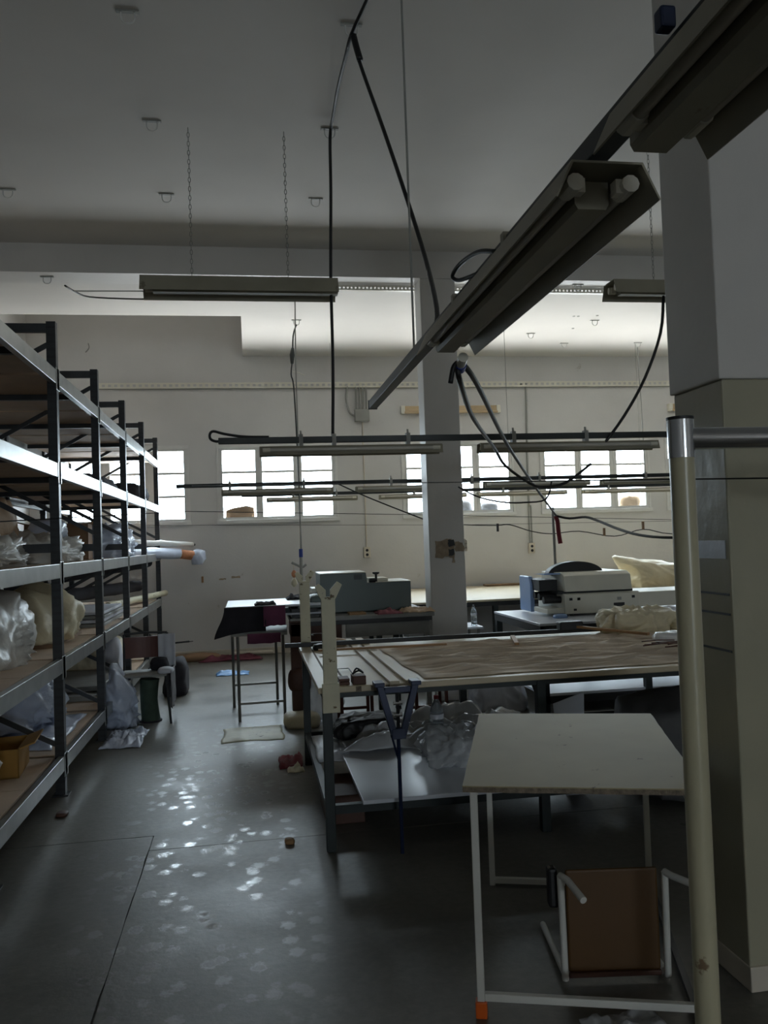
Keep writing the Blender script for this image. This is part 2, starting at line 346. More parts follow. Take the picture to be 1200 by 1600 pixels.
# floor: concrete bays with recessed joints
fl = MB().box(XL-.2, XR+.2, REAR_Y-.2, YB+.3, -.12, -.012).build('floor', 'joint', kind='structure')
GAP = .0028
for (x0, x1, ys) in ((XL, -.577, (REAR_Y, -7.4, -3.2, .8, 4.833)), (-.577, 3.2, (REAR_Y, -7.4, -3.4, .6, 4.607)), (3.2, XR, (REAR_Y, -7.4, -3.4, .6, 4.607, YB))):
    for a, b in zip(ys, ys[1:]):
        jl = lambda: random.uniform(-.003, .003)
        n = 24; pts = []
        ed = [(x0+GAP, a+GAP), (x1-GAP, a+GAP), (x1-GAP, b-GAP), (x0+GAP, b-GAP)]
        for i in range(4):
            p, q = ed[i], ed[(i+1) % 4]
            for k in range(n): pts.append((p[0]+(q[0]-p[0])*k/n+(jl() if k else 0), p[1]+(q[1]-p[1])*k/n+(jl() if k else 0)))
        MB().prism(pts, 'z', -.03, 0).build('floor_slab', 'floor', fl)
G = GAP
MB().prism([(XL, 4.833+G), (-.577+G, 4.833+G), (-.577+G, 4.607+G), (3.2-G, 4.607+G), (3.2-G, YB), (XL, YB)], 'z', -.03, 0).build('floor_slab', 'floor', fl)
# back wall with the window openings
wb = MB(); T = .22; top = 5.7
OP = [(t[0][0]-.055, t[2][1]+.055) for t in WINX]; OZ0, OZ1 = WZ0-.05, WZ1+.05
wb.box(XL-.2, XR+.2, YB, YB+T, -.1, OZ0); wb.box(XL-.2, XR+.2, YB, YB+T, OZ1, top)
xs = [XL-.2] + [v for o in OP for v in o] + [XR+.2]
for i in range(0, len(xs), 2): wb.box(xs[i], xs[i+1], YB, YB+T, OZ0, OZ1)
wall_back = wb.build('wall_back', 'wall', kind='structure')
MB().box(XL-.2, XL, REAR_Y, YB+T, -.1, top).build('wall_left', 'wall', kind='structure')
MB().box(XR, XR+.2, REAR_Y, YB+T, -.1, top).build('wall_right', 'wall', kind='structure')
wf = MB(); xs = [XL-.2] + [v for a, b, c, d in REAR for v in (a, b)] + [XR+.2]
for i in range(0, len(xs), 2): wf.box(xs[i], xs[i+1], REAR_Y-.2, REAR_Y, -.1, 4.6)
for a, b, c, d in REAR: wf.box(a, b, REAR_Y-.2, REAR_Y, -.1, c); wf.box(a, b, REAR_Y-.2, REAR_Y, d, 4.6)
wf.build('wall_front', 'wall', kind='structure')
CZ, CF, BY0, BY1, BZ = 4.45, 4.37, 8.0, 8.33, 4.18
ce = MB().box(XL-.2, XR+.2, REAR_Y-.2, BY1, CZ, CZ+.2)
ce.box(XL-.2, XR+.2, BY1, 10.15, CF, CF+.25); ce.box(-.03, XR+.2, 10.15, YB+T, CF, CF+.25)
ce.build('ceiling', 'ceiling', kind='structure')
sh = MB(); sh.box(XL-.2, .1, 10.0, YB+T, top, top+.15); sh.box(XL-.2, .1, 10.0, 10.15, CF+.25, top); sh.box(-.03, .1, 10.15, YB, CF+.25, top)
sh.build('trim_2', 'ceiling', kind='structure')
MB().box(XL, XR, BY0, BY1, BZ, CZ+.05).build('trim_1', 'column', kind='structure')
MB().box(XL, XR, YB-.014, YB, 0, .09).build('baseboard_back', 'tile', kind='structure')
# columns
CX0, CX1, CY0, CY1 = 1.735, 2.092, 8.0, 8.27
c1 = MB().box(CX0, CX1, CY0, CY1, 0, BZ).build('column', 'column', kind='structure', bevel=.008)
def rough_poly(pts, n=5, j=.012):
    out = []
    for p, q in zip(pts, pts[1:]+pts[:1]):
        for k in range(n): out.append((p[0]+(q[0]-p[0])*k/n+random.uniform(-j, j), p[1]+(q[1]-p[1])*k/n+random.uniform(-j, j)))
    return out
MB().prism(rough_poly([(1.80, 1.40), (1.90, 1.41), (1.985, 1.40), (1.985, 1.57), (1.93, 1.585), (1.80, 1.565)]), 'y', CY0-.006, CY0+.01).build('plaster_patch', 'plaster', c1)
MB().prism(rough_poly([(1.99, 1.45), (2.08, 1.47), (2.078, 1.545), (1.99, 1.55)]), 'y', CY0-.006, CY0+.01).build('plaster_patch', 'plaster', c1)
MB().prism(rough_poly([(8.02, 1.47), (8.13, 1.48), (8.12, 1.58), (8.02, 1.56)]), 'x', CX1-.01, CX1+.03).build('torn_tape', 'tile', c1)
for cz in (1.545, 1.455):
    MB().prism(rough_poly([(1.925, cz-.035), (1.985, cz-.03), (1.98, cz+.03), (1.925, cz+.03)], 4, .006), 'y', CY0-.011, CY0).build('socket_hole', 'black', c1)
MB().prism(rough_poly([(1.96, 1.35), (1.985, 1.35), (1.985, 1.4), (1.96, 1.4)], 3, .005), 'y', CY0-.006, CY0+.01).build('plaster_patch', 'plaster', c1)
NX0, NX1, NY0, NY1, DZ = 1.645, 2.06, 2.684, 3.036, 2.125
c2 = MB().box(NX0, NX1, NY0, NY1, DZ, CZ).build('column', 'column', kind='structure', bevel=.006)
MB().box(NX0+.013, NX1, NY0+.006, NY1-.01, 0, DZ).build('painted_dado', 'dado', c2, bevel=.006)
MB().box(NX0+.009, NX1, NY0-.004, NY1-.008, 0, .085).build('skirting', 'tile', c2, bevel=.004)
MB().box(NX0+.010, NX0+.016, NY0+.03, NY1-.02, 1.49, 1.555).build('silver_tape_strip', 'tape', c2)
for z in (1.29, 1.16, 1.36): MB().box(NX0+.0105, NX0+.016, NY0+.02, NY1-.03, z, z+.008).build('tape_edge', 'rail', c2)

# windows: white frame with three casements of three panes
for i, t in enumerate(WINX):
    wn = MB(); x0, x1 = OP[i]; y0, y1 = YB-.012, YB+.06
    wn.box(x0-.03, x1+.03, y0-.004, YB+.004, OZ1-.02, OZ1+.035); wn.box(x0-.04, x1+.04, y0-.03, YB+.02, OZ0-.045, OZ0+.01)
    for x, s in ((x0, -1), (x1, 1)): wn.box(min(x, x+s*.03), max(x, x+s*.03), y0-.004, YB+.004, OZ0, OZ1)
    wn.box(x0, x1, y0+.01, y1, WZ1+.01, OZ1); wn.box(x0, x1, y0+.01, y1, OZ0, WZ0-.01)
    wn.box(x0, t[0][0]-.02, y0+.01, y1, WZ0-.01, WZ1+.01); wn.box(t[2][1]+.02, x1, y0+.01, y1, WZ0-.01, WZ1+.01)
    for a, b in ((t[0][1], t[1][0]), (t[1][1], t[2][0])): wn.box((a+b)/2-.012, (a+b)/2+.012, y0+.01, y1, WZ0-.01, WZ1+.01)
    wo = wn.build('window_%d' % (i+1), 'frame', kind='structure', bevel=.003)
    MB().box(x0, x1, YB+.06, YB+T+.06, OZ0-.04, OZ0).build('sill', 'tile', wo)
    for k, (a, b) in enumerate(t):
        lo = x0 if k == 0 else (t[k-1][1]+a)/2+.012; hi = x1 if k == 2 else (b+t[k+1][0])/2-.012
        if k == 0: lo = t[0][0]-.02
        if k == 2: hi = t[2][1]+.02
        cs = MB(); ya, yb = YB-.008, YB+.04
        cs.box(lo, a, ya, yb, WZ0-.01, WZ1+.01); cs.box(b, hi, ya, yb, WZ0-.01, WZ1+.01)
        cs.box(a, b, ya, yb, WZ0-.01, WZ0); cs.box(a, b, ya, yb, WZ1, WZ1+.01)
        pz = [(WZ0, WZ0+.306), (WZ0+.340, WZ0+.642), (WZ0+.676, WZ1)]
        cs.box(a, b, ya+.01, yb, pz[0][1], pz[1][0]); cs.box(a, b, ya+.01, yb, pz[1][1], pz[2][0])
        co = cs.build('casement', 'frame', wo)
        for (q0, q1) in pz: MB().box(a-.004, b+.004, YB+.018, YB+.022, q0-.004, q1+.004).build('pane', 'glass', co)

# ================================================================== RACK
XF, XB = -1.27, -2.42
FR = [2.72+1.54*k for k in range(7)]
FR[-1] = 11.93
LV = [2.76, 2.136, 1.47, .847, .215]
rack = thing('storage_rack', 'tall grey steel pallet rack with five shelf levels along the left wall', 'rack', (XF, 7.3, 0))
def rp(name, m, mb, **k): return mb.build(name, m, rack, **k)
def post_mb(x, y):
    b = MB(); b.box(x-.03, x+.03, y-.03, y+.03, 0, 3.13); b.box(x-.05, x+.05, y-.05, y+.05, 0, .008); return b
proto = {}
def rep(key, mb_fn, name, m, dy, **k):
    if key not in proto: proto[key] = rp(name, m, mb_fn(), **k)
    else:
        c = proto[key].copy(); COL.objects.link(c); c.location = (0, dy, 0); return c
y0 = FR[0]
for i, y in enumerate(FR):
    dy = y-y0
    rep('pf', lambda: post_mb(XF, y0), 'upright_post', 'post_face', dy)
    rep('pb', lambda: post_mb(XB, y0), 'upright_post', 'post_face', dy)
    for z in (.12, 1.62, 3.09):
        rep('s%g' % z, lambda: MB().box(XB+.03, XF-.03, y0-.014, y0+.014, z-.03, z+.03), 'strut', 'dark_steel', dy)
    xa, xb = XF-.03, XB+.03
    for k, (p, q) in enumerate((((xa, .33), (xb, .92)), ((xb, .92), (xa, 1.50)), ((xa, 1.74), (xb, 2.36)), ((xb, 2.36), (xa, 2.98)))):
        rep('d%d' % k, lambda: MB().bar((p[0], y0+.005, p[1]), (q[0], y0+.005, q[1]), .012, .034), 'brace', 'dark_steel', dy)
for j, (ya, yb) in enumerate(zip(FR, FR[1:])):
    for li, z in enumerate(LV):
        for xx, s in ((XF, 1), (XB, -1)):
            b = MB(); x = xx + s*.012
            b.box(x-.02, x+.02, ya+.03, yb-.03, z-.05, z+.045); b.box(x+s*.02-.003, x+s*.02+.003, ya-.03, ya+.05, z-.09, z+.06); b.box(x+s*.02-.003, x+s*.02+.003, yb-.05, yb+.03, z-.09, z+.06)
            rp('shelf_beam', 'steel', b, bevel=.004)
        n = 2
        for k in range(n):
            a = ya+.035+(yb-ya-.07)*k/n; c = ya+.035+(yb-ya-.07)*(k+1)/n
            rp('shelf_board', 'board', MB().box(XB+.035, XF-.03, a+.003, c-.003, z+.022, z+.04))
        if li < 3: rp('shelf_bearer', 'dark_steel', MB().box(XB+.03, XF-.02, (ya+yb)/2-.02, (ya+yb)/2+.02, z-.02, z+.021))
SH = [z+.04 for z in LV]     # shelf surfaces

def soft(name, label, cat, m, c, dim, seed, group=None, **k):
    return blob(MB(), c, dim, seed, **k).build(name, m, smooth=True, label=label, cat=cat, group=group)
# shelf level E (bottom)
soft('plastic_bundle', 'big white plastic wrapped bundle on the bottom shelf, nearest the front', 'bundle', 'plastic', (-1.78, 4.78, SH[4]), (.72, .85, .60), 1, crease=.14)
def open_box(name, label, m, x0, x1, y0, y1, z, h, rz=0, th=.008):
    t = thing(name, label, 'box', ((x0+x1)/2, (y0+y1)/2, z), rz); lx, ly = (x1-x0)/2, (y1-y0)/2
    b = MB(); b.box(-lx, lx, -ly, ly, 0, th); b.box(-lx, -lx+th, -ly, ly, 0, h); b.box(lx-th, lx, -ly, ly, 0, h); b.box(-lx, lx, -ly, -ly+th, 0, h); b.box(-lx, lx, ly-th, ly, 0, h)
    b.build('carton', m, t, local=True)
    for s in (-1, 1):
        f = MB(); f.bar((s*lx, 0, h), (s*(lx+.09), 0, h+.03), ly*1.9, th); f.build('flap', m, t, local=True)
    return t
open_box('cardboard_box', 'yellow-brown open cardboard box on the bottom shelf beside the first post', 'yellow_card', -1.80, -1.42, 5.28, 5.68, SH[4], .17, R(6))
soft('paper_scrap_pile', 'small pale crumpled scrap at the front edge of the bottom shelf', 'scrap', 'plastic', (-1.40, 4.45, SH[4]), (.16, .24, .07), 5, sub=3)
crumple(MB(), -2.2, -1.36, 5.95, 7.2, SH[4], .10, 3).build('plastic_sheet', 'blue_plastic', smooth=True, label='crumpled bluish plastic film on the bottom shelf behind the first post', cat='plastic sheet')
soft('plastic_bundle', 'bluish film wrapped heap on the bottom shelf, second bay', 'bundle', 'blue_plastic', (-1.85, 6.6, SH[4]+.10), (.7, 1.0, .34), 8, crease=.4)
for k, (y, h) in enumerate(((7.8, .05), (8.0, .04))):
    MB().box(-2.3, -1.38, y, y+1.1, SH[4]+k*.052, SH[4]+k*.052+.045).build('flat_board', 'grey_wood', bevel=.004, label='%s grey board lying on the bottom shelf in the third bay' % ('lower' if k == 0 else 'upper'), cat='board')
soft('plastic_bag', 'bluish white plastic bag slumped at the second post by the chair', 'bag', 'blue_plastic', (-1.19, 7.88, .0), (.24, .40, .44), 12, crease=.35, top=(-.08, .05, .12), flat=.5, sq=.2)
crumple(MB(), -1.24, -.92, 6.98, 7.62, 0, .10, 14).build('plastic_sheet', 'blue_plastic', smooth=True, label='thin bluish plastic film on the floor at the second post foot', cat='plastic sheet')
soft('cloth_bundle', 'pale cloth bundle on the bottom shelf behind the grey boards', 'bundle', 'cream_sack', (-1.75, 9.55, SH[4]), (.7, .8, .42), 15)
soft('white_bag', 'small white knotted bag on the shelf right behind the chair', 'bag', 'light_cloth', (-1.45, 9.1, SH[4]), (.22, .26, .46), 16, sub=3)
# level D
soft('plastic_bundle', 'long white plastic wrapped bundle on the second lowest shelf, front bay', 'bundle', 'plastic', (-1.80, 5.35, SH[3]), (.85, 1.5, .46), 21, crease=.2, amp=.35, sq=.3)
soft('plastic_bundle', 'tall white wrapped bundle between first and second posts, second lowest shelf', 'bundle', 'cream_sack', (-1.75, 6.98, SH[3]+.03), (.74, 1.3, .38), 22, crease=.2, amp=.35, sq=.3, top=(0, -.12, .05))
MB().box(-2.1, -1.45, 6.45, 7.5, SH[3]-.001, SH[3]+.03).build('cardboard_sheet', 'card', label='flat brown cardboard sheet under the tall white bundle', cat='cardboard')
for k in range(4):
    MB().box(-2.2+.03*k, -1.36-.02*(k % 2), 8.0+.05*k, 9.6-.1*k, SH[3]+.034*k, SH[3]+.034*k+.028).build('folded_panel', 'light_cloth' if k % 2 else 'grey_wood', bevel=.004, group='flat panels on the second lowest shelf',
        label='%s flat panel in the pile behind the third post' % ('lowest', 'second lowest', 'second highest', 'topmost')[k], cat='panel')
def roll(name, label, p, q, r, m, endm=None, seed=0):
    p, q = Vector(p), Vector(q); n = 14
    pts = [p.lerp(q, k/n) + Vector((0, 0, .012*mnoise.noise(Vector((k*.6, seed, 0))))) for k in range(n+1)]
    t = thing(name, label, 'roll', (p+q)/2 - Vector((0, 0, r))); MB().tube(pts, [r*(1+.10*mnoise.noise(Vector((k*.9, seed+3, 0)))) for k in range(n+1)], 14).build('wound_fabric', m, t, smooth='auto')
    d = (q-p).normalized(); MB().tube([q-d*.01, q+d*.05], r*.45, 10).build('core_tube', endm or 'card', t, smooth='auto'); return t
roll('fabric_roll', 'pale fabric roll with wooden tip sticking out past the last post', (-1.62, 9.9, SH[3]+.07), (-1.20, 12.08, SH[3]+.07), .04, 'cream_post', 'stick')
roll('fabric_roll', 'black fabric roll at the back of the second lowest shelf', (-2.0, 8.9, SH[3]+.24), (-1.55, 12.0, SH[3]+.19), .075, 'dark_cloth', 'card', 2)
# level C (eye height)
soft('plastic_bundle', 'long white plastic wrapped bundle on the middle shelf, front bay', 'bundle', 'plastic', (-1.80, 5.3, SH[2]), (.8, 1.5, .2), 31, crease=.4)
soft('plastic_bundle', 'long white plastic wrapped bundle on the middle shelf, second bay', 'bundle', 'plastic', (-1.76, 7.0, SH[2]), (.76, 1.5, .22), 32, crease=.4)
soft('plastic_bundle', 'shiny bluish white bundle on the middle shelf at the fourth post', 'bundle', 'blue_plastic', (-1.62, 9.5, SH[2]), (.62, 1.5, .32), 33, crease=.4)
soft('beige_sack', 'beige lumpy sack high on the middle shelf near the first post', 'sack', 'beige_sack', (-2.05, 6.75, SH[2]+.18), (.55, .8, .34), 34, crease=.1)
soft('plastic_bag', 'small white shiny bag beside the beige sack', 'bag', 'blue_plastic', (-1.62, 7.1, SH[2]+.19), (.3, .4, .16), 35, sub=3, crease=.16)
open_box('cardboard_box', 'brown cardboard box on the middle shelf in front of the window', 'card', -2.05, -1.5, 8.0, 8.5, SH[2], .34, R(6))
wr = roll('fabric_roll', 'white plastic wrapped fabric roll with orange band poking out past the rack end', (-1.85, 10.3, SH[2]+.07), (-.98, 12.02, SH[2]-.01), .075, 'blue_plastic', 'peach', 4)
MB().tube([(-1.0, 11.98, SH[2]-.008), (-.80, 12.06, SH[2]-.04)], .066, 14).build('orange_band', 'peach', wr, smooth='auto')
blob(MB(), (-.74, 12.10, SH[2]-.17), (.20, .22, .22), 41, crease=.2, sub=3).build('loose_wrap', 'blue_plastic', wr, smooth=True)
roll('fabric_roll', 'black tipped pale roll behind the white wrapped roll end', (-1.9, 10.8, SH[2]+.20), (-.82, 12.2, SH[2]+.115), .038, 'plastic', 'black', 6)
roll('fabric_roll', 'black fabric roll lying under the middle shelf near the last posts', (-2.0, 9.3, SH[3]+.43), (-1.4, 11.9, SH[3]+.5), .06, 'dark_cloth', 'black', 7)
# level B
soft('dark_bundle', 'dark cloth bundle on the upper shelf against the window', 'bundle', 'dark_cloth', (-1.75, 9.2, SH[1]), (.7, 2.3, .20), 51, crease=.1)
soft('dark_bundle', 'dark cloth roll end on the upper shelf by the last post', 'bundle', 'dark_cloth', (-1.55, 11.2, SH[1]), (.5, 1.2, .26), 52, crease=.1)
soft('dark_bundle', 'flat dark cloth on the upper shelf between second and third posts', 'bundle', 'dark_cloth', (-1.6, 7.9, SH[1]), (.5, .8, .12), 53, sub=3)
MB().box(-1.55, -1.38, 6.15, 6.4, SH[1], SH[1]+.07).build('small_carton', 'card', bevel=.004, label='small flat carton on the upper shelf beside the first post', cat='box')

# ================================================================== CHAIR by the rack
def legs(t, pts, m, r, n=8, nm='leg'):
    for p, q in pts: MB().tube([p, q], r, n).build(nm, m, t, smooth='auto')
ch = thing('school_chair', 'red-brown backed metal chair piled with clothes beside the rack', 'chair', (-1.0, 8.05, 0), R(4))
cm = lambda mb, nm, m, **k: mb.build(nm, m, ch, local=True, **k)
cm(MB().box(-.2, .2, -.2, .2, .425, .445), 'seat', 'grey_wood', bevel=.006)
bk = MB().sheet(lambda u, v: Vector((-.2+.4*u, .22+.03*math.sin(math.pi*u), .55+.2*v)), 10, 3, .012); cm(bk, 'backrest', 'red_wood')
for sx in (-1, 1):
    cm(MB().tube([(sx*.2, .2, .445), (sx*.2, .24, .78)], .011, 8), 'back_post', 'dark_steel', smooth='auto')
    cm(MB().tube([(sx*.19, -.18, .43), (sx*.23, -.24, 0)], .011, 8), 'leg', 'dark_steel', smooth='auto')
    cm(MB().tube([(sx*.19, .18, .43), (sx*.21, .26, 0)], .011, 8), 'leg', 'dark_steel', smooth='auto')
    cm(MB().tube([(sx*.19, -.19, .415), (sx*.19, .19, .415)], .009, 8), 'seat_rail', 'dark_steel', smooth='auto')
cm(MB().tube([(-.2, .24, .78), (0, .262, .787), (.2, .24, .78)], .011, 8, 3), 'back_rail', 'dark_steel', smooth='auto')
def drape_side(x, y0, y1, z0, z1, amp, seed, ax='x', n=(16, 18), taper=0, th=.004):
    """hanging cloth in the plane x = const (ax='x') or y = const (ax='y')"""
    def fn(u, v):
        a = y0+(y1-y0)*u + taper*v*(u-.5)*(y1-y0); z = z1-(z1-z0)*v*(1+.08*mnoise.noise(Vector((u*4, seed, 0))))
        d = amp*(math.sin(u*13+seed)+.6*mnoise.noise(Vector((u*5, v*3, seed))))*(.3+.7*v)
        return Vector((x+d, a, z)) if ax == 'x' else Vector((a, x+d, z))
    return MB().sheet(fn, n[0], n[1], th)
drape_side(-.755, 7.86, 8.26, .13, .47, .012, 2).build('grey_garment', 'grey_cloth', smooth=True, label='grey garment hanging down the right side of the chair', cat='garment')
drape_side(8.268, -.90, -.74, .46, .77, .014, 61, 'y', n=(14, 16)).build('white_garment', 'light_cloth', smooth=True, label='white crumpled garment hanging on the right of the chair back', cat='garment')
soft('dark_garment', 'black garment heaped on the chair seat', 'garment', 'dark_cloth', (-.88, 8.16, .447), (.20, .18, .13), 62, sub=3)
soft('pale_garment', 'small folded pale cloth on the right of the chair seat', 'garment', 'light_cloth', (-.80, 7.94, .447), (.16, .18, .05), 63, sub=3)
gr = thing('fabric_roll', 'dark green fabric roll standing on the floor under the chair', 'roll', (-.95, 8.0, 0))
MB().tube([(-.95, 8.0, .012), (-.965, 8.0, .2), (-.955, 8.0, .39)], [.085, .078, .088], 14, 3).build('wound_fabric', 'green_cloth', gr, smooth='auto')
MB().tube([(-.95, 8.0, 0), (-.95, 8.0, .014)], .10, 14).build('base_disc', 'dark_cloth', gr, smooth='auto')
roll('fabric_roll', 'thin dark rod sticking out from the rack low by the back wall', (-1.9, 11.62, .272), (-.86, 11.72, .30), .012, 'black', 'black', 9)
soft('dark_bundle', 'dark cloth heap on the floor between chair and back wall', 'bundle', 'dark_cloth', (-.83, 9.4, 0), (.3, .5, .42), 64, sub=3)
soft('cloth_bundle', 'brown folded cloth by the skirting near the rack end', 'bundle', 'card', (-.78, 12.0, 0), (.75, .35, .10), 65, sub=3)
crumple(MB(), -.75, .10, 11.72, 12.1, 0, .09, 66, 26, 14).build('maroon_cloth', 'maroon', smooth=True, label='long maroon cloth lying on the floor along the back wall', cat='cloth')
MB().tube([(-.3, 12.2, .035), (.28, 12.2, .035)], .03, 10).build('card_tube', 'tile', smooth='auto', label='pale tube on the floor against the back wall behind the maroon cloth', cat='tube')
crumple(MB(), -.46, -.06, 10.42, 10.72, 0, .05, 67, 18, 14).build('blue_film_scrap', 'sky_blue', smooth=True, label='scrap of bright blue film on the floor under the draped stand', cat='scrap')
crumple(MB(), -.27, .22, 6.9, 7.45, 0, .02, 68, 20, 18, fold=1.5).build('flattened_cardboard', 'cream_post', smooth=True, label='flattened pale cardboard sheet on the floor in the aisle', cat='cardboard')
crumple(MB(), .16, .33, 5.98, 6.32, 0, .06, 69, 14, 14).build('red_wrapper', 'red', smooth=True, label='crumpled red wrapper on the floor at the cutting table leg', cat='wrapper')
crumple(MB(), .21, .33, 5.88, 6.0, 0, .04, 70, 12, 12).build('cream_wrapper', 'cream_sack', smooth=True, label='small cream wrapper beside the red wrapper', cat='wrapper')
soft('debris_clump', 'dry brown leaf scrap on the floor joint in front of the cutting table', 'debris', 'stick', (.16, 4.53, 0), (.06, .07, .03), 71, sub=3)
soft('debris_clump', 'dark clump of dirt on the floor below the rack first bay', 'debris', 'brown_wood', (-1.17, 5.35, 0), (.08, .1, .025), 72, sub=3)

# ================================================================== CUTTING TABLE
TZ = .845; TX0, TX1, TY0, TY1 = .325, 3.62, 4.33, 6.10
ct = thing('cutting_table', 'long cream topped cutting table with dark green angle-iron frame', 'table', (2.0, 5.2, 0))
cp = lambda mb, nm, m, **k: mb.build(nm, m, ct, **k)
cp(MB().box(TX0, TX1, TY0, TY1, TZ-.032, TZ), 'tabletop', 'laminate', bevel=.005)
ap = MB()
for y in (TY0+.03, TY1-.03): ap.box(TX0+.03, TX1-.03, y-.02, y+.02, TZ-.058, TZ-.032)
for x in (TX0+.04, TX1-.04): ap.box(x-.02, x+.02, TY0+.03, TY1-.03, TZ-.058, TZ-.032)
cp(ap, 'apron', 'green_steel')
for x in (TX0+.045, 1.53, 3.55):
    for y in (TY0+.03, TY1-.03):
        cp(MB().box(x-.025, x+.025, y-.025, y+.025, 0, TZ-.034), 'leg', 'green_steel', bevel=.003)
for y in (TY0+.03, TY1-.03): cp(MB().box(TX0+.07, 3.52, y-.02, y+.02, .19, .235), 'lower_rail', 'green_steel')
for x in (TX0+.045, 1.53, 3.55): cp(MB().box(x-.02, x+.02, TY0+.055, TY1-.055, .19, .235), 'lower_rail', 'green_steel')
# tape strips at the end of the top
for x in (.40, .475): cp(MB().box(x, x+.012, TY0+.02, TY1-.02, TZ, TZ+.0015), 'edge_strip', 'desk_edge')
for (x0, x1) in ((.60, .64), (.68, .70), (.52, .55)): cp(MB().box(x0, x1, TY0-.0015, TY0, TZ-.029, TZ-.003), 'edge_stain', 'desk_edge')
# lower white board and things on it
MB().box(.535, 2.2, 4.31, 5.45, .236, .258).build('white_board', 'white_board', bevel=.004, label='white laminate board lying on the lower rails of the cutting table', cat='board')
crumple(MB(), .55, 1.9, 5.25, 6.0, .258, .17, 81, 54, 36, fold=4.2).build('plastic_sheet', 'film', smooth=True, label='crumpled clear plastic sheeting at the back of the lower board', cat='plastic sheet')
soft('plastic_bag', 'puffed clear plastic bag on the lower board beside the desk', 'bag', 'film', (1.22, 4.98, .26), (.5, .45, .16), 82, crease=.5)
crumple(MB(), .38, .72, 5.2, 5.9, .236, .05, 83, 18, 20).build('paper_sheet', 'white_board', smooth=True, label='pale paper sheet on the lower rail behind the left table leg', cat='paper')
soft('black_cloth', 'heap of black cloth under the cutting table', 'cloth', 'black', (.76, 5.72, .262), (.5, .36, .15), 84, crease=.14)
cu = MB().box(.38, .60, 4.75, 5.2, .0, .16).build('brown_carton', 'brown_wood', bevel=.004, label='dark brown carton on the floor behind the left front table leg', cat='box')
# bottle under the table
def bottle(name, label, c, h, r, cap):
    t = thing(name, label, 'bottle', c); k = h/.30; q = r/.042
    prof = [(.030, 0), (.042, .006), (.042, .06), (.039, .066), (.042, .072), (.042, .13), (.039, .136), (.042, .142), (.042, .19), (.036, .225), (.020, .262), (.0135, .272), (.0135, .285)]
    MB().lathe(c, [(a*q, b*k) for a, b in prof], 18).build('body', 'clear', t, smooth=True)
    MB().lathe((c[0], c[1], c[2]+.155*k), [(.0424*q, 0), (.0424*q, .03*k)], 18).build('label_band', 'light_cloth', t, smooth='auto')
    MB().lathe((c[0], c[1], c[2]+.278*k), [(.016*q, 0), (.016*q, .022*k)], 14).build('cap', cap, t, smooth='auto'); return t
bottle('water_bottle', 'clear plastic water bottle standing under the cutting table', (1.17, 5.36, .262), .31, .045, 'red')

# paper, slats, sticks and tools on the table
def paper(u, v):
    x = .90+(3.0-.90)*u + .02*mnoise.noise(Vector((v*4, 1, 0))) - .05*v*(1-u); y = 4.40+(5.80-4.40)*v + .03*mnoise.noise(Vector((u*6, 2, 0)))
    e = min(1, 10*min(u, 1-u, v, 1-v)+.1)
    z = .002 + e*.022*max(0, 1-abs(mnoise.noise(Vector((x*.8, y*5+.5*x, 4))))*4.5)**2 + e*.02*max(0, 1-abs(mnoise.noise(Vector((x*1.6-y, y*8, 9))))*4.5)**2
    return Vector((x, y, TZ+.003+z))
MB().sheet(paper, 70, 110, .002).build('pattern_paper', 'kraft', smooth=True, label='wide brown creased pattern paper spread over the cutting table', cat='paper')
for k, x in enumerate((.722, .808)):
    MB().bar((x, 4.30, TZ+.010+.0), (x-.02, 6.28, TZ+.010), .052, .016).build('wooden_lath', 'laminate', bevel=.002, group='white slats across the cutting table', cat='slat',
        label='%s of the two long white slats lying across the cutting table' % ('left', 'right')[k])
MB().bar((.43, 5.62, TZ+.028), (1.30, 5.56, TZ+.03), .03, .014).build('wooden_stick', 'stick', bevel=.002, label='long brown wooden stick lying over the two white slats', cat='stick')
MB().bar((1.80, 5.66, TZ+.045), (1.70, 5.26, TZ+.045), .03, .016).build('wooden_stick', 'stick', bevel=.002, label='short wooden stick on the middle of the brown paper', cat='stick')
br = thing('hand_brush', 'brush with a long wooden handle at the right of the brown paper', 'brush', (2.55, 5.5, TZ))
MB().bar((2.36, 5.92, TZ+.06), (2.66, 5.34, TZ+.05), .03, .018).build('handle', 'stick', br, bevel=.003)
MB().box(2.24, 2.42, 5.88, 5.97, TZ+.03, TZ+.10).build('bristle_head', 'black', br, bevel=.01)
soft('plastic_bag', 'crumpled cream plastic bag at the right back of the cutting table', 'bag', 'cream_sack', (2.85, 5.86, TZ+.002), (.62, .42, .17), 91, crease=.32)
soft('plastic_bag', 'low crumpled cream bag lying right of the taller cream bag', 'bag', 'cream_sack', (3.22, 5.7, TZ+.002), (.5, .42, .10), 92, crease=.3)
soft('pink_rag', 'small dusty pink rag on the cutting table by the cream bag', 'rag', 'pink_cloth', (3.08, 5.42, TZ+.002), (.2, .16, .07), 93, sub=3)
tw = MB()
for k in range(9):
    a = random.uniform(-.25, .25); x = 2.3+random.uniform(0, .2); y = 4.72+random.uniform(-.05, .06); l = random.uniform(.12, .28)
    tw.tube([(x, y, TZ+.05+.004*k), (x+l*.5, y+l*a*.5+.01, TZ+.054+.004*k), (x+l, y+l*a, TZ+.05+.004*k)], .004, 6)
tw.build('twig_bundle', 'brown_wood', label='bundle of thin dark twigs lying on the brown paper at right', cat='twigs')
soft('clear_cup', 'crushed clear plastic cup on the cutting table near the pipe', 'cup', 'film', (2.62, 4.98, TZ+.045), (.22, .14, .07), 94, sub=3, crease=.2)
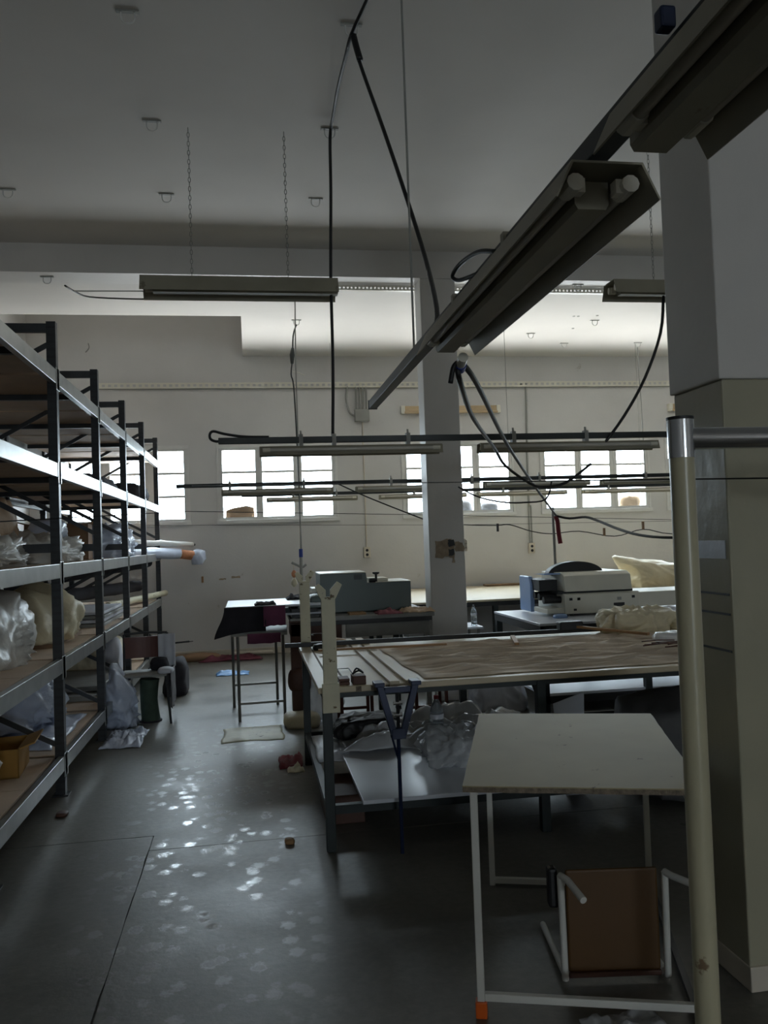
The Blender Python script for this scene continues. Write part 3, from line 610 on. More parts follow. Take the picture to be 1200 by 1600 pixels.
# fork posts and long bar at the table end
def fork_post(label, x, y, z0, z1, block):
    t = thing('fork_post', label, 'post', (x, y, z0))
    MB().box(x-.036, x+.036, y-.014, y+.014, z0, z1).build('upright', 'cream_post', t, bevel=.003)
    f = MB(); f.prism([(x-.034, z1-.02), (x-.012, z1-.02), (x-.010, z1+.035), (x-.045, z1+.07), (x-.066, z1+.055), (x-.05, z1+.01)], 'y', y-.012, y+.012)
    f.prism([(x+.012, z1-.02), (x+.034, z1-.02), (x+.05, z1+.01), (x+.075, z1+.06), (x+.05, z1+.078), (x+.012, z1+.035)], 'y', y-.012, y+.012)
    f.build('fork', 'cream_post', t, bevel=.003)
    if block: MB().box(x-.045, x+.045, y-.018, y+.012, z0-.01, z0+.14).build('foot_block', 'cream_post', t, bevel=.003)
    return t
fork_post('nearer cream painted fork post clamped to the front of the cutting table', .388, 4.31, .73, 1.315, True)
fork_post('farther cream painted fork post at the back corner of the cutting table', .376, 6.04, TZ, 1.322, False)
MB().bar((.22, 5.93, TZ+.032), (3.6, 5.93, TZ+.028), .03, .03).build('black_bar', 'black', bevel=.003, label='long black metal bar lying along the back of the cutting table', cat='bar')
def wire_loop(label, x0, x1, y0, y1, z, wob=0):
    MB().tube([(x0+.03, y0, z), (x0, y1, z), (x1, y1+.0, z), (x1, y0, z), (x0+.09, y0, z)], .0035, 6).build('bent_wire', 'black', label=label, cat='wire')
wire_loop('flat rectangular wire handle by the nearer fork post', .43, .545, 4.47, 4.86, TZ+.012)
wire_loop('flat rectangular wire handle by the farther fork post', .40, .52, 5.96, 6.06, TZ+.09)
for k in range(2):
    MB().box(.44, .495, 4.37, 4.47, TZ+.001+.018*k, TZ+.015+.018*k).build('dark_wood_block', 'brown_wood', bevel=.002, label='%s dark slip of wood beside the nearer fork post' % ('lower', 'upper')[k], cat='block')
wt = thing('metal_weight', 'small dark block weight with tangled wire on top near the table edge', 'weight', (.545, 4.41, TZ))
MB().box(.51, .58, 4.36, 4.46, TZ, TZ+.045).build('block', 'brown_wood', wt, bevel=.003)
MB().tube([(.515, 4.4, TZ+.05), (.54, 4.43, TZ+.075), (.57, 4.4, TZ+.055), (.545, 4.38, TZ+.07), (.52, 4.42, TZ+.052)], .005, 6, 4).build('wire', 'black', wt, smooth=True)
soft('dark_clamp', 'dark small clamp lying under the black bar near the farther fork post', 'clamp', 'black', (.47, 5.85, TZ), (.14, .12, .05), 96, sub=3)
soft('tan_cloth', 'tan rag behind the black bar beside the white slats', 'rag', 'beige_sack', (.60, 6.02, TZ), (.16, .1, .06), 97, sub=3)
# blue V stand in front of the table
vs = thing('v_head_stand', 'blue V-shaped roller stand hooked on the front of the cutting table', 'stand', (.72, 4.24, .24))
for sx in (-1, 1):
    MB().bar((.724+sx*.095, 4.235, .862), (.722+sx*.022, 4.235, .60), .034, .034, (0, 1, 0)).build('arm', 'blue', vs, bevel=.003)
    MB().box(.724+sx*.095-.026, .724+sx*.095+.026, 4.21, 4.30, .85, .872).build('hook_plate', 'blue', vs, bevel=.003)
MB().box(.655, .79, 4.22, 4.25, .815, .845).build('cross_bar', 'blue', vs, bevel=.003)
MB().box(.685, .758, 4.215, 4.255, .58, .635).build('collar', 'blue', vs, bevel=.004)
MB().tube([(.722, 4.235, .60), (.722, 4.235, .82)], .009, 8).build('screw', 'black', vs, smooth='auto')
for z in (.70, .76): MB().tube([(.70, 4.235, z), (.744, 4.235, z)], .011, 8).build('screw_nut', 'chrome', vs, smooth='auto')
MB().tube([(.72, 4.235, .0), (.72, 4.235, .60)], .010, 8).build('pole', 'blue', vs, smooth='auto')
MB().tube([(.685, 4.24, .60), (.717, 4.24, .47)], .006, 6).build('stay', 'blue', vs, smooth='auto')

# ================================================================== FUSING MACHINE TABLE
T2Z = .80
t2 = thing('work_table', 'white topped table with dark steel frame carrying the ivory machine', 'table', (3.6, 7.85, 0))
tp = lambda mb, nm, m, **k: mb.build(nm, m, t2, **k)
X0, X1, Y0, Y1 = 2.53, 5.2, 7.15, 8.56
tp(MB().box(X0, X1, Y0, Y1, T2Z-.022, T2Z), 'tabletop', 'white_board', bevel=.003)
a = MB()
for y in (Y0+.025, Y1-.025): a.box(X0+.01, X1-.01, y-.02, y+.02, T2Z-.09, T2Z-.022)
for x in (X0+.025, X1-.025): a.box(x-.02, x+.02, Y0, Y1, T2Z-.09, T2Z-.022)
tp(a, 'apron', 'black')
for x in (X0+.04, 3.55, X1-.04):
    for y in (Y0+.03, Y1-.03): tp(MB().box(x-.03, x+.03, y-.03, y+.03, 0, T2Z-.03), 'leg', 'green_steel')
tp(MB().box(X0+.02, X1-.02, Y0+.02, Y1-.02, .15, .172), 'lower_shelf', 'white_board')
for y in (Y0+.03,): tp(MB().box(X0+.02, X1-.02, y-.03, y+.02, .085, .15), 'lower_rail', 'black')
fm = thing('fusing_machine', 'ivory bench fabric press machine with blue side panel and dark dome', 'machine', (3.35, 8.05, T2Z))
fp = lambda mb, nm, m, **k: mb.build(nm, m, fm, **k)
FY0, FY1 = 7.66, 8.42
fp(MB().prism([(FY0, T2Z+.02), (FY0, T2Z+.20), (FY0+.02, T2Z+.215), (FY1, T2Z+.215), (FY1, T2Z+.02)], 'x', 2.975, 3.74), 'lower_body', 'machine_white', bevel=.006)
fp(MB().prism([(FY0+.0, T2Z+.235), (FY0+.03, T2Z+.385), (FY0+.10, T2Z+.415), (FY1-.1, T2Z+.415), (FY1-.1, T2Z+.235)], 'x', 2.985, 3.67), 'upper_cover', 'machine_white', bevel=.008)
fp(MB().box(2.93, 3.70, FY0+.06, FY1-.05, T2Z+.21, T2Z+.24), 'press_gap', 'black')
fp(MB().box(2.80, 2.985, FY0+.22, FY1-.05, T2Z+.24, T2Z+.345), 'feed_slot', 'black')
fp(MB().prism([(FY0+.42, T2Z+.02), (FY0+.42, T2Z+.30), (FY0+.47, T2Z+.375), (FY1, T2Z+.375), (FY1, T2Z+.02)], 'x', 2.775, 2.82), 'side_panel', 'machine_blue', bevel=.01)
fp(MB().prism([(FY0+.12, T2Z+.40), (FY0+.12, T2Z+.415), (FY0+.44, T2Z+.40)], 'x', 2.82, 2.985), 'side_bracket', 'machine_blue')
for k, (y, z) in enumerate(((FY0+.12, T2Z+.155), (FY0+.25, T2Z+.18), (FY0+.38, T2Z+.19))):
    fp(MB().tube([(2.80, y, z), (2.975, y, z)], .035, 14), 'roller', 'black', smooth='auto')
fp(MB().box(2.80, 2.975, FY0+.02, FY0+.40, T2Z+.03, T2Z+.075), 'feed_tray', 'machine_white', bevel=.004)
dm = [(3.22+.29*math.cos(math.pi*k/20), T2Z+.39+.125*math.sin(math.pi*k/20)) for k in range(21)]
fp(MB().prism(dm, 'y', FY0+.30, FY0+.42), 'dome_guard', 'black', bevel=.006)
fp(MB().box(3.74, 4.5, FY0+.03, FY1-.2, T2Z+.055, T2Z+.20), 'conveyor', 'machine_white', bevel=.006)
for x in (3.02, 3.10, 3.10, 3.66): fp(MB().box(x, x+.03, FY0-.004, FY0+.001, T2Z+.15, T2Z+.175), 'bracket_plate', 'black')
fp(MB().box(3.47, 3.58, FY0-.005, FY0+.001, T2Z+.075, T2Z+.11), 'switch_panel', 'black')
fp(MB().box(3.51, 3.55, FY0-.005, FY0+.001, T2Z+.135, T2Z+.165), 'switch', 'conduit')
for x in (3.06, 3.64): fp(MB().box(x, x+.03, FY0-.004, FY0+.001, T2Z+.05, T2Z+.07), 'bolt', 'black')
for x in (3.0, 3.05, 3.7, 4.45):
    for y in (FY0+.03, FY1-.08): fp(MB().box(x-.015, x+.015, y, y+.03, T2Z, T2Z+.06), 'machine_foot', 'black')
for k, (x, y, r, h, m) in enumerate(((2.88, 7.56, .06, .025, 'machine_blue'), (3.42, 7.55, .03, .02, 'tile'))):
    soft('small_rag', ('blue crumpled rag on the table in front of the machine', 'tiny pale scrap in front of the ivory machine')[k], 'rag', m, (x, y, T2Z), (r*2.4, r*2, h*1.6), 100+k, sub=3)
crumple(MB(), 3.80, 4.6, 7.30, 7.62, T2Z, .10, 103, 24, 16).build('white_cloth', 'light_cloth', smooth=True, label='bluish white cloth on the machine table right of the machine', cat='cloth')
soft('white_sack', 'rounded white sack on the floor at the machine table left leg', 'sack', 'light_cloth', (2.22, 7.55, 0), (.5, .5, .34), 104)
MB().tube([(2.12, 7.42, .345), (2.22, 7.40, .35), (2.32, 7.46, .345), (2.24, 7.54, .35), (2.10, 7.50, .345), (2.22, 7.44, .365)], .014, 6, 4).build('coiled_cable', 'black', smooth=True, label='coil of black cord on the white floor sack', cat='cord')
MB().bar((2.40, 7.1, .36), (2.52, 7.05, .0), .03, .03).build('dark_stick', 'black', label='short dark stick leaning by the white floor sack', cat='stick')

# long white table against the back wall
t3 = thing('long_table', 'long white table along the back wall under the windows', 'table', (4.0, 11.0, 0))
t3p = lambda mb, nm, m, **k: mb.build(nm, m, t3, **k)
t3p(MB().box(1.62, 7.6, 9.55, 12.25, .825, .85), 'tabletop', 'laminate', bevel=.003)
t3p(MB().box(1.66, 7.56, 9.58, 9.62, .77, .825), 'apron', 'black'); t3p(MB().box(1.66, 7.56, 12.18, 12.22, .77, .825), 'apron', 'black')
for x in (1.72, 2.86, 5.2, 7.5):
    for y in (9.62, 12.18): t3p(MB().box(x-.03, x+.03, y-.03, y+.03, 0, .78), 'leg', 'green_steel')
MB().box(3.45, 4.15, 12.0, 12.2, .85, .875).build('flat_carton', 'card', bevel=.003, label='thin flat carton at the back of the long white table by the wall', cat='carton')
soft('cream_sack', 'big bulging cream sack on the long table below the fourth window', 'sack', 'cream_sack', (5.36, 10.45, .85), (.95, .7, .34), 105, top=(-.55, 0, .10), crease=.12)
t3b = thing('square_table', 'small white topped dark legged table edge behind the pillar', 'table', (2.35, 8.85, 0))
MB().box(2.16, 2.42, 8.6, 9.1, .62, .64).build('tabletop', 'white_board', t3b)
for x in (2.2, 2.38):
    for y in (8.65, 9.05): MB().box(x-.012, x+.012, y-.012, y+.012, 0, .62).build('leg', 'thin_steel', t3b)
bottle('water_bottle', 'small clear bottle standing behind the pillar by the table legs', (2.36, 8.75, .64), .22, .033, 'black')

# ================================================================== WORKBENCH WITH GREY-GREEN MACHINE
B = .90
wk = thing('workbench', 'old grey wooden workbench carrying the grey-green machine', 'workbench', (1.1, 8.3, 0))
wp = lambda mb, nm, m, **k: mb.build(nm, m, wk, **k)
wp(MB().box(.34, 1.70, 7.72, 9.0, B-.035, B), 'benchtop', 'grey_wood', bevel=.004)
wp(MB().box(.36, 1.68, 7.74, 7.78, B-.075, B-.036), 'top_rail', 'black')
wp(MB().box(.86, 1.66, 7.76, 7.80, B-.20, B-.078), 'drawer_front', 'grey_wood', bevel=.003)
wp(MB().box(.36, .82, 7.76, 7.80, B-.22, B-.078), 'apron', 'brown_wood')
wp(MB().box(.33, .47, 7.44, 7.56, 0, B-.02), 'corner_post', 'brown_wood', bevel=.004)
wp(MB().box(.33, .47, 7.44, 7.76, B-.13, B-.02), 'bracket', 'brown_wood')
for x, m in ((1.18, 'green_steel'), (1.34, 'green_steel'), (1.64, 'grey_wood')): wp(MB().box(x-.025, x+.025, 7.80, 7.85, 0, B-.08), 'leg', m)
for x in (.45, 1.64): wp(MB().box(x-.03, x+.03, 8.9, 8.96, 0, B-.04), 'leg', 'grey_wood')
soft('concrete_foot', 'pale cloth wrapped lump around the workbench corner post foot', 'weight', 'cream_sack', (.40, 7.36, 0), (.34, .34, .13), 110, sub=3)
soft('dark_garment', 'dark cloth hanging round the workbench corner post', 'garment', 'brown_wood', (.40, 7.42, .30), (.22, .16, .2), 111, sub=3)
soft('plastic_bag', 'pale film bag under the workbench beside the corner post', 'bag', 'film', (.62, 7.55, 0), (.34, .36, .5), 112)
gm = thing('grey_machine', 'stepped grey-green metal machine housing on the workbench', 'machine', (1.1, 8.25, B))
gp = lambda mb, nm, m, **k: mb.build(nm, m, gm, **k)
st = [(.655, B+.01), (1.545, B+.01), (1.545, B+.285), (1.115, B+.285), (1.105, B+.385), (.655, B+.385)]
gp(MB().prism(st, 'y', 8.05, 8.60), 'housing', 'machine', bevel=.006)
gp(MB().box(.652, 1.108, 8.045, 8.6, B+.385, B+.393), 'top_plate', 'machine_white'); gp(MB().box(1.112, 1.548, 8.045, 8.6, B+.285, B+.292), 'top_plate', 'machine_white')
for k in range(4): gp(MB().box(.985, 1.065, 8.043, 8.052, B+.325+.012*k, B+.331+.012*k), 'vent_slot', 'black')
gp(MB().box(1.15, 1.33, 8.1, 8.4, B+.292, B+.325), 'lid', 'machine_white', bevel=.006)
gp(MB().tube([(1.13, 8.02, B+.31), (1.19, 8.02, B+.31)], .022, 10), 'knob', 'black', smooth='auto')
gp(MB().lathe((1.21, 8.1, B+.29), [(.012, 0), (.012, .07), (.035, .08), (.035, .095)], 12), 'lever_knob', 'black', smooth='auto')
for x in (.70, 1.50):
    for y in (8.1, 8.55): gp(MB().box(x-.02, x+.02, y-.02, y+.02, B, B+.012), 'machine_foot', 'black')
gp(MB().box(.585, .655, 8.2, 8.5, B+.21, B+.245), 'side_tray', 'machine_white', bevel=.003)
crumple(MB(), 1.15, 1.40, 7.70, 7.98, B, .06, 113, 16, 14).build('pink_rag', 'pink_cloth', smooth=True, label='dusty pink rag over the front edge of the workbench', cat='rag')
crumple(MB(), 1.40, 1.72, 7.74, 8.02, B, .07, 114, 18, 14).build('brown_rag', 'beige_sack', smooth=True, label='dark brown rag on the right end of the workbench', cat='rag')
MB().box(.90, 1.06, 7.80, 7.98, B+.001, B+.02).build('wood_offcut', 'stick', bevel=.002, label='flat wood offcut in front of the grey-green machine', cat='offcut')
# stack on the left end of the bench
for k, (z, h, m, x0, x1) in enumerate(((B, .03, 'black', .36, .62), (B+.031, .02, 'light_cloth', .30, .66), (B+.052, .035, 'black', .36, .60), (B+.088, .03, 'machine', .42, .66))):
    MB().box(x0, x1, 7.78, 8.5, z+.001, z+h).build('stacked_board', m, bevel=.003, group='boards stacked on the bench end', cat='board',
        label='%s board of the stack on the left end of the workbench' % ('lowest black', 'white second', 'black third', 'grey topmost')[k])
soft('denim_cloth', 'blue-grey denim cloth between the boards and the machine', 'cloth', 'machine', (.60, 7.92, B+.12), (.16, .24, .09), 115, sub=3)
ib = thing('ironing_board', 'white covered ironing board jutting left from the workbench', 'ironing board', (.18, 8.1, B+.12))
ibp = lambda mb, nm, m, **k: mb.build(nm, m, ib, **k)
ibp(MB().box(-.24, .64, 7.72, 8.62, 1.015, 1.035), 'board', 'white_board', bevel=.006)
ibp(MB().box(.40, .52, 7.9, 8.4, B+.12, 1.015), 'support_block', 'black')
def navy(u, v):      # dark cloth over the front and left edges of the board
    x = -.25+.37*u; drop = .225*v
    y = 7.71 - .006*math.sin(u*14) - .02*v*mnoise.noise(Vector((u*5, v*2, 3)))
    x += -.10*v*(1-u)**2*math.sin(math.pi*v*.6)
    return Vector((x, y-.006, 1.03-drop*(1+.25*(1-u)**3) + .0))
MB().sheet(navy, 22, 14, .004).build('navy_cloth', 'dark_cloth', smooth=True, label='black cloth hanging over the front of the white board', cat='cloth')
drape_side(7.698, .10, .30, .85, 1.03, .006, 5, 'y').build('plum_cloth', 'purple', smooth=True, label='plum cloth hanging beside the black cloth on the white board', cat='cloth')
crumple(MB(), .02, .22, 7.74, 7.95, 1.036, .04, 116, 14, 12).build('black_rag', 'dark_cloth', smooth=True, label='black rag bunched on top of the white board edge', cat='rag')
crumple(MB(), .34, .60, 8.3, 8.6, 1.036, .06, 117, 14, 12).build('black_rag', 'dark_cloth', smooth=True, label='dark checked rag at the far end of the white board', cat='rag')
# thin stand below the board
sd = thing('tube_stand', 'small grey table on thin metal legs below the draped board', 'stand', (.05, 8.05, 0))
sp_ = lambda mb, nm, m, **k: mb.build(nm, m, sd, **k)
sp_(MB().prism([(-.20, 7.72), (.31, 7.66), (.34, 8.42), (-.22, 8.42)], 'z', .765, .79), 'tabletop', 'grey_wood', bevel=.003)
for (x, y) in ((-.138, 7.70), (.27, 7.72), (-.20, 8.38), (.225, 8.40)): sp_(MB().tube([(x, y, 0), (x, y, .765)], .014, 8), 'leg', 'thin_steel', smooth='auto')
sp_(MB().bar((-.138, 7.70, .16), (.27, 7.72, .16), .02, .02), 'stretcher', 'thin_steel'); sp_(MB().bar((-.20, 8.38, .22), (.225, 8.40, .22), .02, .02), 'stretcher', 'thin_steel')
drape_side(7.655, -.05, .25, .70, .79, .008, 8, 'y', n=(16, 8)).build('plum_rag', 'purple', smooth=True, label='plum rag sagging from the front of the small grey table', cat='rag')
# red legged stools seen under the cutting table
def stool(label, x, y):
    t = thing('wooden_stool', label, 'stool', (x, y, 0)); MB().box(x-.16, x+.16, y-.16, y+.16, .44, .47).build('seat', 'brown_wood', t, bevel=.006)
    for sx in (-1, 1):
        for sy in (-1, 1): MB().bar((x+sx*.13, y+sy*.13, 0), (x+sx*.13, y+sy*.13, .44), .028, .028).build('leg', 'red_wood', t)
    for s in (-1, 1): MB().bar((x-.13, y+s*.13, .12), (x+.13, y+s*.13, .12), .02, .025).build('stretcher', 'red_wood', t)
    return t
stool('red legged stool behind the water bottle under the cutting table', 1.48, 7.1)
stool('red legged stool under the workbench left half', .86, 7.25)

# ================================================================== FOREGROUND DESK, STOOL, PIPE
DA = R(-18.5)
dk = thing('small_desk', 'small cream desk with chipped edge on white tube legs, in the foreground', 'desk', (.674, 2.733, 0), DA)
dp = lambda mb, nm, m, **k: mb.build(nm, m, dk, local=True, **k)
DW, DD, DH = .775, 1.14, .77
tp_ = rough_poly([(0, 0), (DW, 0), (DW, DD), (0, DD)], 24, .0015)
dp(MB().prism(tp_, 'z', DH-.004, DH), 'laminate_top', 'desk_top')
dp(MB().prism(rough_poly([(.003, .003), (DW-.003, .003), (DW-.003, DD-.003), (.003, DD-.003)], 30, .0022), 'z', DH-.022, DH-.004), 'chipboard_core', 'desk_edge')
lx0, lx1, ly0, ly1 = .035, DW-.045, .03, DD-.05
for x in (lx0, lx1):
    for y in (ly0, ly1): dp(MB().box(x-.0125, x+.0125, y-.0125, y+.0125, .0, DH-.022), 'leg', 'white_paint', bevel=.003)
dp(MB().box(lx0+.0125, lx1-.0125, ly0-.012, ly0+.012, .055, .08), 'stretcher', 'white_paint', bevel=.003)
dp(MB().box(lx0+.0125, lx1-.0125, ly1-.012, ly1+.012, .01, .035), 'stretcher', 'white_paint', bevel=.003)
dp(MB().box(lx1-.011, lx1+.011, ly0+.0125, ly1-.0125, .018, .04), 'stretcher', 'dark_steel')
for x in (lx0, lx1): dp(MB().box(x-.012, x+.012, ly0+.0125, ly1-.0125, DH-.047, DH-.0225), 'top_rail', 'white_paint')
dp(MB().box(lx0-.019, lx0+.019, ly0-.019, ly0+.019, 0, .055), 'orange_foot', 'orange', bevel=.004)
# tipped stool with the ochre seat facing the camera
st_ = thing('tipped_stool', 'stool with ochre seat board and white tube frame tipped over under the desk', 'stool', (1.24, 2.86, 0), R(-9))
sp2 = lambda mb, nm, m, **k: mb.build(nm, m, st_, local=True, **k)
sp2(MB().box(-.165, .165, -.004, .012, .035, .395), 'seat', 'ochre', bevel=.012)
sp2(MB().box(-.165, .165, -.010, .006, .018, .036), 'seat_edge', 'brown_wood', bevel=.004)
for sx in (-1, 1):
    sp2(MB().tube([(sx*.182, -.02, .02), (sx*.186, -.02, .385)], .0125, 10), 'frame_tube', 'white_paint', smooth='auto')
    sp2(MB().tube([(sx*.178, .0, .03), (sx*.178, .42, .014)], .0125, 10), 'leg', 'white_paint', smooth='auto')
sp2(MB().tube([(-.186, -.02, .385), (-.17, -.06, .385), (-.14, -.17, .36)], .0125, 10), 'frame_stub', 'white_paint', smooth='auto')
sp2(MB().tube([(.186, -.02, .385), (.20, -.06, .385), (.29, -.17, .375)], .0125, 10), 'frame_stub', 'white_paint', smooth='auto')
sp2(MB().box(-.225, -.19, .0, .05, .26, .40), 'rubber_foot', 'black', bevel=.01)
crumple(MB(), 1.02, 1.28, 2.50, 2.66, 0, .05, 120, 18, 12).build('clear_wrapper', 'film', smooth=True, label='crumpled clear wrapper on the floor in front of the desk stretcher', cat='wrapper')
# dark padded sack behind the desk
soft('dark_sack', 'large dark grey stuffed sack behind the desk, under the cutting table', 'sack', 'grey_sackcloth', (2.62, 4.75, 0), (1.0, .75, .66), 121, crease=.03, amp=.14, flat=.8)
MB().prism([(1.86, .0), (1.98, .0), (2.0, .62), (1.80, .56)], 'y', 4.90, 4.91).build('paper_corner', 'white_board', label='pale paper sheet leaning against the dark grey sack', cat='paper')

gp_ = thing('garment_rail', 'cream painted pipe rail with chrome corner fitting, in the right foreground', 'garment rail', (.833, 1.5, 0))
gq = lambda mb, nm, m, **k: mb.build(nm, m, gp_, **k)
for x, nm in ((.8325, 'post'), (2.2, 'post')):
    gq(MB().tube([(x, 1.5, .03), (x, 1.5, 1.745)], .0235, 28), nm, 'pipe_paint', smooth='auto')
    gq(MB().tube([(x, 1.5, 1.738), (x, 1.5, 1.812)], .0255, 28), 'chrome_sleeve', 'chrome', smooth='auto')
    gq(MB().tube([(x, 1.5, 1.812), (x, 1.5, 1.818)], .0258, 28), 'end_cap', 'black', smooth='auto')
    gq(MB().bar((x, 1.1, .02), (x, 1.9, .02), .04, .04), 'base_foot', 'pipe_paint')
gq(MB().tube([(.8325, 1.5, 1.776), (2.2, 1.5, 1.776)], .0215, 24), 'cross_tube', 'chrome', smooth='auto')

# ================================================================== LIGHTS AND RAILS OVERHEAD
def fixture(label, c, L, axis, tilt=0, group=None, chains=None, wd=.11, tubes=True, m='fixture', hs=1.0):
    """twin fluorescent batten with a trough reflector; section across u, up w, length along axis"""
    t = thing('batten_light', label, 'light fixture', c, 0, group)
    def mp(pts):     # (along, u, w) -> local
        out = []
        for a, u, w_ in pts:
            u, w_ = u, w_*hs
            u, w_ = u*math.cos(tilt)+w_*math.sin(tilt), -u*math.sin(tilt)+w_*math.cos(tilt)
            out.append(Vector((u, a, w_)) if axis == 'y' else Vector((a, -u, w_)))
        return out
    def sect(poly, a0=-L/2, a1=L/2):
        n = len(poly); b = MB(); b.add(mp([(a0, *p) for p in poly]) + mp([(a1, *p) for p in poly]), [tuple(range(n)), tuple(range(2*n-1, n-1, -1))] + [(i, i+n, (i+1) % n+n, (i+1) % n) for i in range(n)]); return b
    k = wd; th = .003
    sect([(-k, 0), (-k*.68, .062), (k*.68, .062), (k, 0), (k-th, -.001), (k*.68-th, .058), (-k*.68+th, .058), (-k+th, -.001)]).build('reflector', m, t, local=True)
    sect([(-.034, .057), (-.034, .018), (-.028, .008), (.028, .008), (.034, .018), (.034, .057)], -L/2+.075, L/2+.004).build('spine', m, t, local=True)
    for s in (-1, 1):
        for e in (-1, 1):
            a = e*(L/2-.045); b = MB(); n = 10
            b.prism([(s*.053+.017*math.cos(2*math.pi*q/n), .034+.015*math.sin(2*math.pi*q/n)) for q in range(n)], 'y', 0, 1)
            b.v = mp([(a + (v.y-.5)*.05, v.x, v.z) for v in b.v]); b.build('lamp_holder', 'holder', t, local=True)
            b = MB(); b.prism([(s*.03, .022), (s*.05, .022), (s*.05, .046), (s*.03, .046)], 'y', 0, 1); b.v = mp([(a + (v.y-.5)*.024, v.x, v.z) for v in b.v]); b.build('holder_bracket', 'holder', t, local=True)
        if tubes:
            b = MB().tube([(-L/2+.03, 0, 0), (L/2-.03, 0, 0)], .0125, 12); b.v = mp([(v.x, s*.053+v.y, .034+v.z) for v in b.v]); b.build('fluorescent_tube', 'tube_glass', t, local=True, smooth='auto')
    for a in (-L*.28, L*.22):
        b = MB(); n = 10; b.prism([(.006*math.cos(2*math.pi*q/n), .006*math.sin(2*math.pi*q/n)) for q in range(n)], 'z', 0, 1); b.v = mp([(a+v.x, v.y, .0085+v.z*.003) for v in b.v]); b.build('screw_hole', 'black', t, local=True)
    if chains:
        for a in chains[0]:
            chain_mb((0 if axis == 'y' else a, a if axis == 'y' else 0, .06), (0 if axis == 'y' else a, a if axis == 'y' else 0, chains[1])).build('chain', 'conduit', t, local=True)
    return t
def chain_mb(p, q, pitch=.03, r=.0022):
    p, q = Vector(p), Vector(q); n = max(2, int((q-p).length/pitch)); b = MB(); d = (q-p).normalized()
    a = Vector((1, 0, 0)) if abs(d.x) < .9 else Vector((0, 1, 0)); e1 = (a-d*a.dot(d)).normalized(); e2 = d.cross(e1)
    for i in range(n):
        c = p.lerp(q, (i+.5)/n); e = e1 if i % 2 else e2; l = (q-p).length/n*.62; wv = .008
        b.tube([c+d*l*math.cos(t_)+e*wv*math.sin(t_) for t_ in [2*math.pi*k_/8 for k_ in range(9)]], r, 4, caps=False)
    return b
# near rail along the aisle
RX = .645
r1 = thing('lighting_rail', 'dark steel lighting channel running toward the camera at upper right', 'rail', (RX, 1.6, 2.275))
MB().box(RX-.021, RX+.021, -.6, 4.22, 2.276, 2.318).build('channel', 'rail', r1, bevel=.003)
MB().box(RX-.023, RX+.023, 4.22, 4.235, 2.274, 2.32).build('end_cap', 'black', r1)
for y in (.6, 1.9, 2.4): MB().box(RX-.028, RX+.028, y-.012, y+.012, 2.262, 2.325).build('clip', 'fixture', r1)
MB().tube([(RX, 3.12, 2.32), (RX, 3.12, 4.45)], .0045, 6).build('hanging_cord', 'conduit', r1)
MB().box(RX-.045, RX-.021, 1.080, 1.104, 2.318, 2.350).build('blue_plug', 'blue', r1, bevel=.004)
MB().tube([(.622, 1.97, 2.305), (.604, 2.06, 2.335), (.594, 2.2, 2.352), (.588, 2.27, 2.34), (.60, 2.24, 2.318), (.622, 2.12, 2.300)], .006, 8, 5).build('cable_loop', 'rail', r1, smooth=True)
fixture('near twin tube light under the aisle rail, its open end toward the camera', (.655, 2.02, 2.2), 1.26, 'y', 0, wd=.100, hs=1.08)
fixture('nearest twin tube light in the upper right corner under the aisle rail', (.655, .60, 2.2), 1.26, 'y', 0, wd=.100, hs=1.08)
pl = thing('cable_plug', 'white and blue plug hanging at the far end of the near light', 'plug', (.725, 2.70, 2.17))
MB().tube([(.715, 2.66, 2.195), (.722, 2.72, 2.185)], .017, 12).build('socket', 'holder', pl, smooth='auto'); MB().tube([(.722, 2.72, 2.185), (.728, 2.76, 2.178)], .02, 12).build('blue_plug', 'bright_blue', pl, smooth='auto')
# hung lights
fixture('dusty trough light hanging on two chains at left below the ceiling', (-.012, 5.63, 3.275), 1.30, 'x', R(0), 'trough lights hung on chains from the ceiling', ((-.32, .32), 1.135), wd=.125, hs=1.7)
fixture('dusty trough light hanging on chains, partly behind the right pillar', (3.27, 5.63, 3.30), 1.30, 'x', R(0), 'trough lights hung on chains from the ceiling', ((-.30, .32), 1.115), wd=.125, hs=1.7)
def cross_rail(label, x0, x1, y, z, clips):
    t = thing('lighting_rail', label, 'rail', ((x0+x1)/2, y, z)); MB().box(x0, x1, y-.021, y+.021, z, z+.042).build('channel', 'rail', t, bevel=.003)
    for c in clips: b = MB(); b.box(c-.014, c+.014, y-.026, y+.026, z-.03, z+.058); b.box(c-.006, c+.006, y-.006, y+.006, z+.05, z+.085); b.build('clip', 'conduit', t)
    return t
y2, z2 = 5.65, 2.275
r2 = cross_rail('grey lighting rail nearest of the three crossing the room', -.19, 4.6, y2, z2, (.36, .585, 1.10, 1.86, 2.40, 3.3))
MB().tube([(-.16, 5.65, 2.30), (-.205, 5.65, 2.295), (-.241, 5.65, 2.312), (-.244, 5.65, 2.346), (-.219, 5.65, 2.363), (-.152, 5.65, 2.345), (-.026, 5.65, 2.325), (.145, 5.65, 2.32)], .009, 8, 4).build('cable_loop', 'black', r2, smooth=True)
gB = 'strip lights under the cross rails'
